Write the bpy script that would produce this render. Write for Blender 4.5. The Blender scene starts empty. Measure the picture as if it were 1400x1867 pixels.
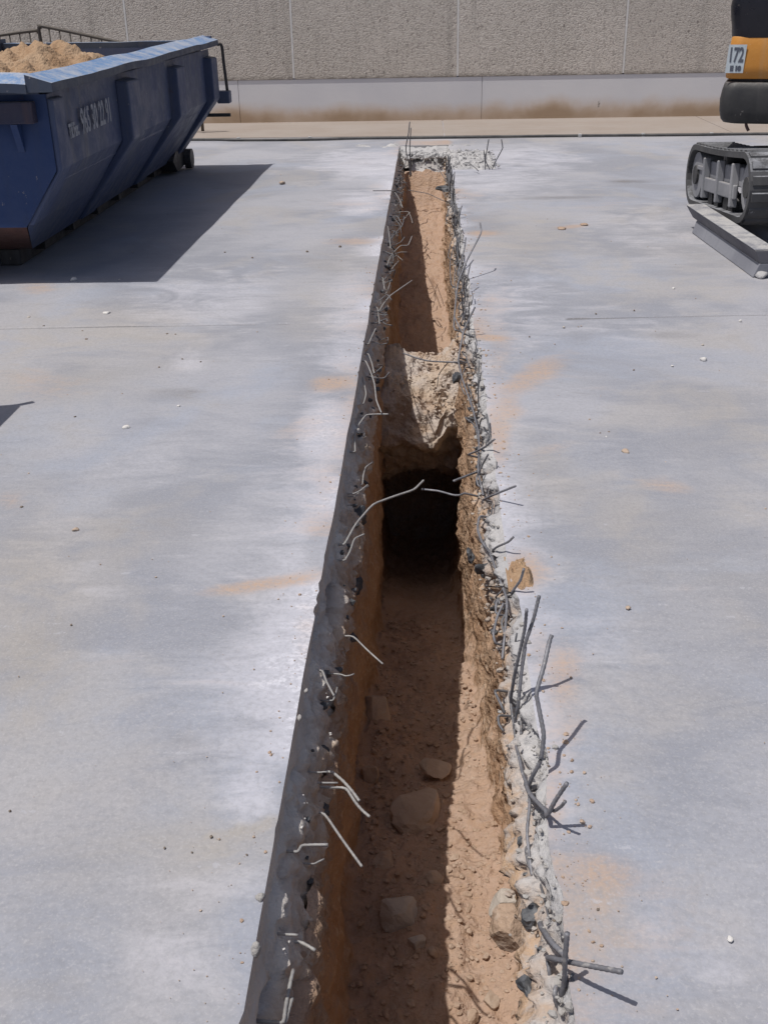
import bpy, bmesh, math, random
import numpy as np
from mathutils import Vector, Matrix
random.seed(7)
scene = bpy.context.scene
C = scene.collection
# ------------------------------------------------------------------ camera
F_PX, CAM_H, PCX, PCY = 1950.0, 1.58, 700.0, 933.5          # photo is 1400 x 1867
PITCH, YAW, ROLL = math.radians(25.6), math.radians(2.5), math.radians(-1.1)
R3 = Matrix.Rotation(YAW, 3, 'Z') @ Matrix.Rotation(math.pi/2 - PITCH, 3, 'X') @ Matrix.Rotation(ROLL, 3, 'Z')
cam_data = bpy.data.cameras.new('camera')
cam = bpy.data.objects.new('camera', cam_data); C.objects.link(cam)
cam.matrix_world = Matrix.Translation((0, 0, CAM_H)) @ R3.to_4x4()
cam_data.sensor_fit = 'HORIZONTAL'; cam_data.sensor_width = 36.0
cam_data.lens = 36.0*F_PX/1400.0
cam_data.clip_start = 0.05; cam_data.clip_end = 500
scene.camera = cam
# ------------------------------------------------------------------ sky, sun, exposure
SUN = Vector((0.366, 0.165, -1.0))                           # direction the light travels
elev = math.atan2(1.0, math.hypot(SUN.x, SUN.y))
rot = math.atan2(-SUN.x, -SUN.y)
world = bpy.data.worlds.new('World'); scene.world = world; world.use_nodes = True
wn = world.node_tree.nodes; wl = world.node_tree.links
sky = wn.new('ShaderNodeTexSky'); sky.sky_type = 'NISHITA'; sky.sun_disc = False
sky.sun_elevation = elev; sky.sun_rotation = rot
sky.air_density = 0.8; sky.dust_density = 3.0; sky.ozone_density = 1.0
bg = wn['Background']; bg.inputs['Strength'].default_value = 0.072
wl.new(sky.outputs[0], bg.inputs['Color'])
sun_data = bpy.data.lights.new('sun', 'SUN'); sun_data.energy = 3.3; sun_data.angle = math.radians(0.53)
sun_data.color = (1.0, 0.965, 0.91)
sun = bpy.data.objects.new('sun', sun_data); C.objects.link(sun)
sun.rotation_euler = SUN.to_track_quat('-Z', 'Y').to_euler(); sun.location = (-8, -4, 20)
scene.view_settings.view_transform = 'Standard'; scene.view_settings.look = 'None'
scene.view_settings.exposure = 0.0; scene.view_settings.gamma = 1.0
scene.view_settings.use_curve_mapping = False
scene.render.engine = 'CYCLES'
try:
    scene.cycles.use_denoising = True
    scene.cycles.max_bounces = 6; scene.cycles.diffuse_bounces = 4; scene.cycles.glossy_bounces = 2
except Exception: pass

# ------------------------------------------------------------------ pixel helpers (a pixel gives a direction, the plane gives the distance)
CAMP = Vector((0, 0, CAM_H))
def ray(px, py): return R3 @ Vector(((px-PCX)/F_PX, -(py-PCY)/F_PX, -1.0))
def Uz(px, py, z=0.0):
    d = ray(px, py); return CAMP + d*((z-CAM_H)/d.z)
def Ux(px, py, x):
    d = ray(px, py); return CAMP + d*(x/d.x)
def Uy(px, py, y):
    d = ray(px, py); return CAMP + d*(y/d.y)
EDGE_L, EDGE_R, END_Y, START_Y = -0.317, 0.262, 13.46, -1.5
def Ushade(px, py):                                          # where a pixel's ray meets the sun plane through the left cut edge
    d = ray(px, py); t = (EDGE_L - SUN.x*CAM_H)/(d.x + SUN.x*d.z); return CAMP + d*t
Rn = np.array(R3)
def proj_np(P):
    c = (P - np.array([0, 0, CAM_H])) @ Rn
    w = np.minimum(c[:, 2], -0.05)
    return PCX + F_PX*c[:, 0]/-w, PCY - F_PX*c[:, 1]/-w

# ------------------------------------------------------------------ noise
def _h(ix, iy, iz, s):
    h = (ix.astype(np.uint32)*np.uint32(374761393) + iy.astype(np.uint32)*np.uint32(668265263)
         + iz.astype(np.uint32)*np.uint32(2246822519) + np.uint32(s*3266489917 & 0xffffffff))
    h = (h ^ (h >> np.uint32(13)))*np.uint32(1274126177)
    h = (h ^ (h >> np.uint32(16)))*np.uint32(2654435761)
    return ((h ^ (h >> np.uint32(15))) & np.uint32(0xffff)).astype(np.float64)/32767.5 - 1.0
def vnoise(x, y, z, s=0):
    x, y, z = np.broadcast_arrays(np.asarray(x, float), np.asarray(y, float), np.asarray(z, float))
    ix, iy, iz = np.floor(x).astype(np.int64), np.floor(y).astype(np.int64), np.floor(z).astype(np.int64)
    fx, fy, fz = x-ix, y-iy, z-iz
    ux, uy, uz = fx*fx*(3-2*fx), fy*fy*(3-2*fy), fz*fz*(3-2*fz)
    with np.errstate(over='ignore'):
        n = lambda a, b, c: _h(ix+a, iy+b, iz+c, s)
        x00 = n(0,0,0)*(1-ux)+n(1,0,0)*ux; x10 = n(0,1,0)*(1-ux)+n(1,1,0)*ux
        x01 = n(0,0,1)*(1-ux)+n(1,0,1)*ux; x11 = n(0,1,1)*(1-ux)+n(1,1,1)*ux
    return (x00*(1-uy)+x10*uy)*(1-uz) + (x01*(1-uy)+x11*uy)*uz
def fbm(x, y, z, o=4, s=0, g=0.5):
    x, y, z = np.asarray(x, float), np.asarray(y, float), np.asarray(z, float)
    a, t, k = 1.0, 0.0, 1.0
    for i in range(o):
        t = t + a*vnoise(x*k+7.3*i, y*k+3.1*i, z*k+5.7*i, s+i); a *= g; k *= 2.03
    return t
def sstep(a, b, x):
    t = np.clip((x-a)/(b-a), 0, 1); return t*t*(3-2*t)

# ------------------------------------------------------------------ object helpers
def link(o, parent=None):
    C.objects.link(o)
    if parent is not None: o.parent = parent
    return o
def meta(o, label=None, cat=None, group=None, kind=None):
    if label: o['label'] = label
    if cat: o['category'] = cat
    if group: o['group'] = group
    if kind: o['kind'] = kind
    return o
def mesh_obj(name, v, f, mat, parent=None, smooth=False):
    me = bpy.data.meshes.new(name); me.from_pydata([tuple(p) for p in v], [], [tuple(q) for q in f]); me.update()
    if smooth: me.polygons.foreach_set('use_smooth', [True]*len(me.polygons))
    if mat: me.materials.append(mat)
    return link(bpy.data.objects.new(name, me), parent)
def grid_faces(nr, nc, closed=False, flip=False):
    i, j = np.meshgrid(np.arange(nr-1), np.arange(nc if closed else nc-1), indexing='ij')
    j2 = (j+1) % nc
    a, b, c, d = i*nc+j, i*nc+j2, (i+1)*nc+j2, (i+1)*nc+j
    q = np.stack([a, d, c, b] if flip else [a, b, c, d], -1).reshape(-1, 4)
    return q
def np_mesh(name, V, Q, mat, parent=None, smooth=True, col=None):
    me = bpy.data.meshes.new(name)
    V = np.asarray(V, np.float32); Q = np.asarray(Q, np.int32)
    me.vertices.add(len(V)); me.vertices.foreach_set('co', V.ravel())
    me.loops.add(Q.size); me.loops.foreach_set('vertex_index', Q.ravel())
    me.polygons.add(len(Q)); me.polygons.foreach_set('loop_start', np.arange(0, Q.size, Q.shape[1], dtype=np.int32))
    me.update(calc_edges=True)
    me.polygons.foreach_set('use_smooth', np.full(len(Q), smooth))
    if col is not None:
        at = me.color_attributes.new('dust', 'FLOAT_COLOR', 'POINT')
        at.data.foreach_set('color', np.asarray(col, np.float32).ravel())
    me.validate(); me.update()
    if mat: me.materials.append(mat)
    return link(bpy.data.objects.new(name, me), parent)
def empty(name, loc=(0, 0, 0), rz=0.0):
    o = bpy.data.objects.new(name, None); o.location = loc; o.rotation_euler = (0, 0, rz); o.empty_display_size = .1
    return link(o)
def box_data(x0, x1, y0, y1, z0, z1):
    v = [(x0,y0,z0),(x1,y0,z0),(x1,y1,z0),(x0,y1,z0),(x0,y0,z1),(x1,y0,z1),(x1,y1,z1),(x0,y1,z1)]
    f = [(0,3,2,1),(4,5,6,7),(0,1,5,4),(1,2,6,5),(2,3,7,6),(3,0,4,7)]
    return v, f
def bevel_mesh(me, w, seg=2):
    bm = bmesh.new(); bm.from_mesh(me)
    bmesh.ops.recalc_face_normals(bm, faces=bm.faces)
    bmesh.ops.bevel(bm, geom=bm.edges[:], offset=w, segments=seg, affect='EDGES', profile=.5, clamp_overlap=True)
    bm.to_mesh(me); bm.free(); me.update()
def box(name, b, mat, parent=None, bev=0.0, rot=None, about=None):
    v, f = box_data(*b)
    if rot is not None:
        c = Vector(about); v = [c + rot @ (Vector(p)-c) for p in v]
    o = mesh_obj(name, v, f, mat, parent)
    if bev: bevel_mesh(o.data, bev)
    return o
def prism(name, poly, axis, a0, a1, mat, parent=None, bev=0.0):
    """poly: 2-D outline, extruded along axis from a0 to a1 (axis 'x': poly=(y,z); 'y': (x,z); 'z': (x,y))"""
    mk = {'x': lambda p, a: (a, p[0], p[1]), 'y': lambda p, a: (p[0], a, p[1]), 'z': lambda p, a: (p[0], p[1], a)}[axis]
    n = len(poly); v = [mk(p, a0) for p in poly] + [mk(p, a1) for p in poly]
    f = [tuple(range(n)), tuple(range(2*n-1, n-1, -1))] + [(i, i+n, (i+1) % n+n, (i+1) % n) for i in range(n)]
    o = mesh_obj(name, v, f, mat, parent)
    bm = bmesh.new(); bm.from_mesh(o.data); bmesh.ops.recalc_face_normals(bm, faces=bm.faces)
    if bev: bmesh.ops.bevel(bm, geom=bm.edges[:], offset=bev, segments=2, affect='EDGES', profile=.5, clamp_overlap=True)
    bm.to_mesh(o.data); bm.free()
    return o
def spline(pts, sub=5):
    P = [Vector(p) for p in pts]
    if len(P) < 3: return [P[0].lerp(P[-1], i/4) for i in range(5)]
    out = []
    for i in range(len(P)-1):
        p0 = P[i-1] if i else P[0]*2-P[1]; p1, p2 = P[i], P[i+1]; p3 = P[i+2] if i+2 < len(P) else P[-1]*2-P[-2]
        for k in range(sub):
            t = k/sub
            out.append(0.5*((2*p1)+(p2-p0)*t+(2*p0-5*p1+4*p2-p3)*t*t+(3*p1-p0-3*p2+p3)*t**3))
    return out+[P[-1]]
def kinked(pts, fr=.22):
    P = [Vector(p) for p in pts]; out = [P[0]]
    for i in range(1, len(P)-1):
        a, b, c = P[i-1], P[i], P[i+1]
        p0, p2 = b.lerp(a, fr), b.lerp(c, fr)
        out += [p0, (p0+b*2+p2)/4, p2]
    return out+[P[-1]]
def bar(name, pts, r, mat, n=8):
    path = kinked(pts); rib = None
    if r > .0031 and path[0].y < 6:                          # ribbed bar
        out = [path[0]]
        for a, b in zip(path[:-1], path[1:]):
            k = max(1, int((b-a).length/.0055)); out += [a.lerp(b, (i+1)/k) for i in range(k)]
        path = out; m = len(path)-1; rib = lambda t: 1.0+(.13 if int(round(t*m)) % 2 else -.05)
    v, f = tube_data(path, r, n, rib); return mesh_obj(name, v, f, mat, None, smooth=True)
def tube_data(path, r, n=7, taper=None):
    V, F = [], []
    up = Vector((0.13, 0.21, 0.97)).normalized()
    m = len(path)
    for i, p in enumerate(path):
        t = (path[min(i+1, m-1)]-path[max(i-1, 0)]).normalized()
        a = t.cross(up)
        if a.length < .05: a = t.cross(Vector((1, 0, 0)))
        a.normalize(); b = t.cross(a).normalized()
        rr = r*(taper(i/(m-1)) if taper else 1)
        for k in range(n):
            c, s = math.cos(2*math.pi*k/n), math.sin(2*math.pi*k/n)
            V.append(p+a*(rr*c)+b*(rr*s))
    for i in range(m-1):
        for k in range(n):
            F.append((i*n+k, i*n+(k+1) % n, (i+1)*n+(k+1) % n, (i+1)*n+k))
    F.append(tuple(range(n-1, -1, -1))); F.append(tuple((m-1)*n+k for k in range(n)))
    return V, F
def tube(name, pts, r, mat, parent=None, n=8, sub=5, straight=False):
    path = [Vector(p) for p in pts] if straight else spline(pts, sub)
    v, f = tube_data(path, r, n); return mesh_obj(name, v, f, mat, parent, smooth=True)
_ico = {}
def ico(sub):
    if sub not in _ico:
        bm = bmesh.new(); bmesh.ops.create_icosphere(bm, subdivisions=sub, radius=1.0)
        bm.verts.ensure_lookup_table()
        _ico[sub] = (np.array([v.co[:] for v in bm.verts]), np.array([[v.index for v in f.verts] for f in bm.faces])); bm.free()
    return _ico[sub]
def rock_data(size, seed, sub=2, rough=.35, flat=0.0):
    v, f = ico(sub)
    rs = np.random.RandomState(seed)
    v = v*1.0
    for k in range(11):                                       # chop planes: broken faces
        n = rs.normal(size=3); n /= np.linalg.norm(n); d = .50+.34*rs.rand()
        h = v@n; v = v - np.outer(np.maximum(h-d, 0)*.97, n)
    v = v*(1.18+rough*.32*fbm(v[:, 0]*2.1+seed, v[:, 1]*2.1, v[:, 2]*2.1, 4, seed, .6))[:, None]
    return v*np.array(size), f
def rock(name, loc, size, seed, mat, sub=3, parent=None, rz=None, rough=.35, smooth=False):
    v, f = rock_data(size, seed, sub, rough)
    o = np_mesh(name, v, f, mat, parent, smooth=smooth)
    o.location = loc; o.rotation_euler = (0, 0, random.uniform(0, 6.28) if rz is None else rz)
    return o

# ------------------------------------------------------------------ material helpers
class NT:
    def __init__(s, name):
        s.m = bpy.data.materials.new(name); s.m.use_nodes = True
        s.n = s.m.node_tree.nodes; s.l = s.m.node_tree.links; s.b = s.n['Principled BSDF']
        s.tc = s.n.new('ShaderNodeTexCoord')
    def add(s, t, **k):
        n = s.n.new(t)
        for a, v in k.items(): setattr(n, a, v)
        return n
    def set(s, sock, v):
        if hasattr(v, 'is_output') or isinstance(v, bpy.types.NodeSocket): s.l.new(v, sock)
        else: sock.default_value = v
    def coord(s, scale=(1, 1, 1), rz=0.0, which='Object', rot=None):
        mp = s.add('ShaderNodeMapping'); s.l.new(s.tc.outputs[which], mp.inputs[0])
        mp.inputs['Scale'].default_value = scale
        mp.inputs['Rotation'].default_value = rot if rot else (0, 0, rz)
        return mp.outputs[0]
    def noise(s, co, scale=5, detail=4, rough=.55, dist=0.0):
        n = s.add('ShaderNodeTexNoise'); s.l.new(co, n.inputs['Vector'])
        n.inputs['Scale'].default_value = scale; n.inputs['Detail'].default_value = detail
        n.inputs['Roughness'].default_value = rough; n.inputs['Distortion'].default_value = dist
        return n.outputs[0]
    def vor(s, co, scale=5, feature='F1', out=0, rnd=1.0):
        n = s.add('ShaderNodeTexVoronoi', feature=feature); s.l.new(co, n.inputs['Vector'])
        n.inputs['Scale'].default_value = scale; n.inputs['Randomness'].default_value = rnd
        return n.outputs[out]
    def ramp(s, x, a, b, lo=0.0, hi=1.0):
        n = s.add('ShaderNodeMapRange', interpolation_type='SMOOTHSTEP'); s.set(n.inputs[0], x)
        for i, v in enumerate((a, b, lo, hi)): n.inputs[i+1].default_value = v
        return n.outputs[0]
    def math(s, op, a, b=0.0, c=None):
        n = s.add('ShaderNodeMath', operation=op); s.set(n.inputs[0], a); s.set(n.inputs[1], b)
        if c is not None: s.set(n.inputs[2], c)
        return n.outputs[0]
    def mix(s, fac, a, b, mode='MIX'):
        n = s.add('ShaderNodeMix', data_type='RGBA', blend_type=mode)
        s.set(n.inputs[0], fac)
        s.set(n.inputs[6], a if not isinstance(a, tuple) else (*a[:3], 1)); s.set(n.inputs[7], b if not isinstance(b, tuple) else (*b[:3], 1))
        return n.outputs[2]
    def sep(s, co):
        n = s.add('ShaderNodeSeparateXYZ'); s.l.new(co, n.inputs[0]); return n.outputs
    def bump(s, h, strength=.3, dist=.01, prev=None):
        n = s.add('ShaderNodeBump'); s.l.new(h, n.inputs['Height']); n.inputs['Strength'].default_value = strength
        n.inputs['Distance'].default_value = dist
        if prev is not None: s.l.new(prev, n.inputs['Normal'])
        return n.outputs[0]
    def done(s, col, rough=.7, normal=None, metal=0.0, spec=None):
        s.set(s.b.inputs['Base Color'], col if not isinstance(col, tuple) else (*col[:3], 1))
        s.set(s.b.inputs['Roughness'], rough); s.set(s.b.inputs['Metallic'], metal)
        if spec is not None: s.b.inputs['Specular IOR Level'].default_value = spec
        if normal is not None: s.l.new(normal, s.b.inputs['Normal'])
        return s.m
M = {}
# --- yard concrete
def mat_yard():
    t = NT('yard_concrete'); co = t.coord()
    vc = t.add('ShaderNodeVertexColor', layer_name='dust')
    sp = t.add('ShaderNodeSeparateColor'); t.l.new(vc.outputs[0], sp.inputs[0])
    big = t.noise(t.coord((1, .8, 1)), .8, 2, .55, .5)
    cl = t.noise(t.coord((1, 1.3, 1), .2), 2.2, 8, .72, .9)                          # mottling at every size
    st = t.noise(t.coord((1.0, 3.4, 1), math.radians(-9)), 3.4, 7, .70, .9)          # trowel / drag streaks
    fine = t.noise(co, 60, 3, .7)
    cs = t.math('ADD', t.math('MULTIPLY', cl, .62), t.math('MULTIPLY', st, .38))
    c0 = t.math('SUBTRACT', cs, .5)
    base = t.mix(t.ramp(t.math('ADD', big, t.math('MULTIPLY', c0, .8)), .36, .64), (.285, .294, .336), (.388, .390, .428))
    base = t.mix(t.ramp(t.noise(t.coord((.9, 1.1, 1), 1.1), 1.0, 4, .6, .8), .5, .66, 0, .6), base, (.345, .372, .445))
    base = t.mix(t.ramp(cl, .52, .68, 0, .4), base, (.255, .265, .30))
    base = t.mix(t.ramp(t.math('ADD', t.noise(t.coord((1, .7, 1), .5), 1.3, 3, .55, .7), t.math('MULTIPLY', c0, .5)), .5, .66, 0, .45), base, (.40, .372, .352))
    base = t.mix(t.ramp(st, .56, .74, 0, .2), base, (.46, .465, .515))
    base = t.mix(t.ramp(st, .28, .42, .24, 0), base, (.23, .23, .25))
    def ragged(a, k, lo, hi): return t.ramp(t.math('ADD', a, t.math('MULTIPLY', c0, k)), lo, hi)
    wm = t.math('MULTIPLY', ragged(sp.outputs[1], 2.2, .16, .88), .82)
    base = t.mix(wm, base, (.54, .54, .60))
    ws = t.math('MULTIPLY', ragged(sp.outputs[1], 3.2, .80, 1.05), t.ramp(fine, .42, .6, .05, .75))      # scraped, chalky
    base = t.mix(ws, base, (.68, .68, .74))
    tm = t.math('MULTIPLY', vc.outputs['Alpha'], t.ramp(cl, .3, .6, .35, .85))
    base = t.mix(tm, base, (.39, .34, .275))
    om = t.math('MULTIPLY', ragged(sp.outputs[0], 2.0, .12, 1.0), t.ramp(fine, .3, .6, .5, .9))
    base = t.mix(om, base, (.47, .325, .23))
    dk = t.math('MULTIPLY', ragged(sp.outputs[2], 1.6, .12, .8), .8)
    base = t.mix(dk, base, (.15, .145, .15))
    pit = t.vor(co, 13, 'F1'); base = t.mix(t.ramp(t.math('ADD', pit, t.math('MULTIPLY', fine, .08)), .042, .075, .6, 0), base, (.20, .175, .155))
    fl = t.vor(t.coord((.45, 1.7, 1), .3), 8, 'F1'); fm = t.ramp(t.math('ADD', fl, t.math('MULTIPLY', fine, .7)), .36, .43, .4, 0)
    base = t.mix(fm, base, (.58, .58, .63))
    base = t.mix(t.ramp(fine, .3, .6, .28, 0), base, (.22, .22, .235))
    base = t.mix(t.ramp(t.noise(co, 150, 2, .6), .5, .75, 0, .35), base, (.50, .49, .50))
    nb = t.bump(t.math('ADD', fine, t.math('MULTIPLY', st, .6)), .2, .006)
    return t.done(base, t.ramp(cl, .3, .7, .62, .82), nb, spec=.35)
M['yard'] = mat_yard()
def mat_soil(name, a, b, c, bs=.6, pale=None, dusty=None):
    t = NT(name); co = t.coord()
    n1 = t.noise(co, 3.2, 3, .6, .4); n2 = t.noise(co, 21, 4, .65); n3 = t.noise(co, 95, 2, .6)
    v = t.vor(co, 46, 'F1')
    col = t.mix(t.ramp(n1, .34, .66), a, b)
    col = t.mix(t.ramp(n2, .5, .72, 0, .75), col, c)
    col = t.mix(t.ramp(n3, .62, .75, 0, .45), col, (.58, .47, .38))
    col = t.mix(t.ramp(n3, .22, .36, .35, 0), col, (.20, .12, .07))
    if dusty:
        g = t.add('ShaderNodeNewGeometry'); nz = t.sep(g.outputs['Normal'])[2]
        col = t.mix(t.math('MULTIPLY', t.ramp(nz, .25, .8), t.ramp(n2, .25, .6, .25, .75)), col, dusty)
    if pale: col = t.mix(t.ramp(t.noise(co, 6, 4, .6, .3), .4, .62, 0, .85), col, pale)
    h = t.math('ADD', t.math('MULTIPLY', n2, .8), t.math('MULTIPLY', n3, .35)); h = t.math('ADD', h, t.math('MULTIPLY', v, .4))
    return t.done(col, .95, t.bump(h, bs, .02), spec=.1)
M['soil'] = mat_soil('soil', (.375, .24, .155), (.44, .305, .21), (.50, .39, .30), .8, None, (.45, .325, .255))
M['soil_pale'] = mat_soil('soil_rubble', (.43, .32, .24), (.50, .41, .33), (.53, .45, .385), .9, (.52, .46, .42))
M['soil_load'] = mat_soil('soil_load', (.34, .22, .135), (.43, .305, .205), (.40, .29, .19), .9)
M['soil_clod'] = mat_soil('soil_clod', (.39, .28, .205), (.46, .35, .275), (.49, .395, .325), .5)
def mat_broken(name, a, b, soilamt, bs=.7, dk=.6, zr=(-.19, -.06)):
    t = NT(name); co = t.coord()
    n1 = t.noise(co, 5, 5, .6, .5); n2 = t.noise(co, 30, 5, .65); n3 = t.noise(co, 130, 3, .6); v = t.vor(co, 38, 'F1', 0)
    col = t.mix(t.ramp(n1, .3, .7), a, b)
    col = t.mix(t.ramp(v, .1, .3, .3, 0), col, (.50, .47, .44))
    col = t.mix(t.ramp(n2, .24, .44, dk, 0), col, (.15, .145, .15))
    z = t.sep(t.tc.outputs['Object'])[2]
    sm = t.math('MULTIPLY', t.ramp(t.math('ADD', z, t.math('MULTIPLY', t.math('SUBTRACT', n1, .5), .26)), zr[0], zr[1], 1, 0), t.ramp(n2, .3, .6, .35, 1))
    col = t.mix(t.math('MULTIPLY', sm, soilamt), col, (.47, .31, .19))
    col = t.mix(t.ramp(n3, .6, .75, 0, .4), col, (.62, .60, .57))
    h = t.math('ADD', t.math('MULTIPLY', n2, .7), t.math('MULTIPLY', n3, .4)); h = t.math('SUBTRACT', h, t.math('MULTIPLY', v, .4))
    return t.done(col, .9, t.bump(h, bs, .012), spec=.2)
M['cut_l'] = mat_broken('cut_concrete_grey', (.60, .555, .51), (.72, .67, .62), .8, .9, .22, (-.22, -.07))
M['cut_r'] = mat_broken('broken_concrete_pale', (.40, .395, .405), (.52, .505, .50), .9, .9, .75, (-.15, -.02))
M['crumb'] = mat_broken('crumb_concrete', (.34, .325, .315), (.44, .42, .40), .4)
M['rubble'] = mat_broken('rubble_concrete', (.40, .395, .40), (.51, .50, .50), .12)
def mat_stone(name, a, b):
    t = NT(name); co = t.coord()
    n1 = t.noise(co, 9, 5, .6); n2 = t.noise(co, 60, 4, .65)
    col = t.mix(t.ramp(n1, .3, .7), a, b); col = t.mix(t.ramp(n2, .55, .75, 0, .4), col, (.5, .44, .38))
    return t.done(col, .9, t.bump(n2, .5, .01), spec=.2)
M['stone_tan'] = mat_stone('stone_tan', (.42, .32, .245), (.51, .41, .33))
M['stone_grey'] = mat_stone('stone_grey', (.44, .39, .34), (.53, .48, .43))
M['stone_white'] = mat_stone('stone_white', (.62, .60, .58), (.70, .68, .66))
M['stone_dark'] = mat_stone('stone_dark', (.16, .13, .11), (.25, .20, .16))
def mat_rebar(name, a, b, rust, metal):
    t = NT(name); co = t.coord()
    n1 = t.noise(co, 30, 4, .6); n2 = t.noise(co, 170, 3, .6)
    col = t.mix(t.ramp(n1, .3, .7), a, b); col = t.mix(t.ramp(n2, .52, .72, 0, rust), col, (.16, .095, .06))
    col = t.mix(t.ramp(t.noise(co, 75, 3, .5), .6, .72, 0, .55), col, (.48, .46, .44))      # cement crust
    return t.done(col, .62, t.bump(n2, .5, .002), metal=metal, spec=.4)
M['rebar'] = mat_rebar('rebar_steel', (.17, .17, .188), (.26, .26, .285), .35, .3)
M['wire'] = mat_rebar('wire_steel', (.12, .12, .13), (.19, .19, .205), .35, .25)
M['rebar_l'] = mat_rebar('rebar_dusty', (.29, .28, .28), (.38, .37, .36), .25, .2)
def mat_plastic():
    t = NT('membrane'); co = t.coord(); n = t.noise(co, 26, 4, .6)
    col = t.mix(t.ramp(n, .4, .7), (.045, .048, .055), (.13, .135, .145))
    return t.done(col, .6, t.bump(n, .6, .01))
M['membrane'] = mat_plastic()
# --- wall
def mat_panel():
    t = NT('exposed_aggregate'); co = t.coord()
    v = t.vor(co, 55, 'F1', 1); vd = t.vor(co, 55, 'F1', 0); big = t.noise(co, .7, 4, .6)
    n = t.noise(co, 26, 4, .7); fn = t.noise(co, 9, 5, .7)
    hsv = t.add('ShaderNodeRGBToBW'); t.l.new(v, hsv.inputs[0])
    col = t.mix(t.ramp(big, .35, .65), (.57, .52, .465), (.65, .59, .53))
    col = t.mix(t.ramp(hsv.outputs[0], .62, .8, 0, .55), col, (.74, .69, .63))
    col = t.mix(t.ramp(hsv.outputs[0], .18, .34, .6, 0), col, (.29, .25, .225))
    col = t.mix(t.ramp(n, .3, .46, .5, 0), col, (.34, .30, .275))
    pits = t.vor(t.coord((1, 1, .6)), 6.5, 'F1'); col = t.mix(t.ramp(pits, .07, .11, .7, 0), col, (.15, .13, .12))
    z = t.sep(t.tc.outputs['Object'])[2]
    oi = t.add('ShaderNodeObjectInfo'); col = t.mix(t.ramp(oi.outputs['Random'], 0, 1, 0, .22), col, (.34, .30, .265))
    dp = t.noise(t.coord((2.2, 2.2, .12)), 2.2, 5, .65); col = t.mix(t.ramp(dp, .52, .72, 0, .4), col, (.33, .30, .27))
    dm = t.math('MULTIPLY', t.ramp(t.math('ADD', z, t.math('MULTIPLY', fn, .12)), .64, .72, 1, 0), t.ramp(fn, .4, .6, .1, .75))
    col = t.mix(dm, col, (.12, .105, .085))
    h = t.math('ADD', t.math('MULTIPLY', vd, -.7), t.math('MULTIPLY', n, .6))
    return t.done(col, .92, t.bump(h, .7, .012), spec=.2)
M['panel'] = mat_panel()
def mat_plinth():
    t = NT('plinth_concrete'); co = t.coord()
    n = t.noise(co, .9, 4, .55, .3); f = t.noise(co, 40, 3, .6); d = t.noise(t.coord((1.6, 1.6, 1.2)), 2.0, 4, .6)
    z = t.sep(t.tc.outputs['Object'])[2]
    col = t.mix(t.ramp(n, .3, .7), (.66, .655, .685), (.73, .72, .735))
    e = t.math('ADD', z, t.math('MULTIPLY', t.math('SUBTRACT', d, .5), -.12))
    e = t.math('ADD', e, t.math('MULTIPLY', t.math('SUBTRACT', n, .5), -.34))
    col = t.mix(t.ramp(e, .08, .30, .85, 0), col, (.58, .44, .32))
    col = t.mix(t.math('MULTIPLY', t.ramp(e, .04, .19, .8, 0), t.ramp(n, .38, .6, .3, 1)), col, (.37, .255, .16))
    sc = t.vor(t.coord((1.0, 1, .35), rot=(0, .25, 0)), 2.6, 'F1'); col = t.mix(t.ramp(t.math('ADD', sc, t.math('MULTIPLY', f, .15)), .10, .125, .8, 0), col, (.2, .17, .15))
    return t.done(col, .85, t.bump(f, .3, .005), spec=.3)
M['plinth'] = mat_plinth()
def simple(name, a, b, scale=12, rough=.6, metal=0, bs=.2, bd=.004, spec=None):
    t = NT(name); co = t.coord(); n = t.noise(co, scale, 5, .6); f = t.noise(co, scale*9, 3, .6)
    col = t.mix(t.ramp(n, .3, .7), a, b)
    return t.done(col, t.ramp(n, .3, .7, rough-.08, min(1, rough+.1)), t.bump(t.math('ADD', n, f), bs, bd), metal, spec)
M['seal'] = simple('joint_sealant', (.68, .66, .64), (.76, .74, .72))
M['hose'] = simple('hose_rubber', (.06, .06, .062), (.13, .125, .12), 6, .6)
M['clip'] = simple('hose_tape', (.4, .4, .4), (.5, .5, .5))
def mat_apron():
    t = NT('apron_concrete'); co = t.coord(); n = t.noise(co, 1.2, 5, .6); f = t.noise(co, 45, 4, .6); s = t.noise(t.coord((.5, 4, 1)), 2.5, 4, .6)
    y = t.sep(t.tc.outputs['Object'])[1]
    col = t.mix(t.ramp(n, .3, .7), (.315, .265, .23), (.345, .30, .27))
    col = t.mix(t.ramp(s, .5, .75, 0, .6), col, (.38, .34, .31))
    return t.done(col, .85, t.bump(f, .2, .005), spec=.3)
M['apron'] = mat_apron()
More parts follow.
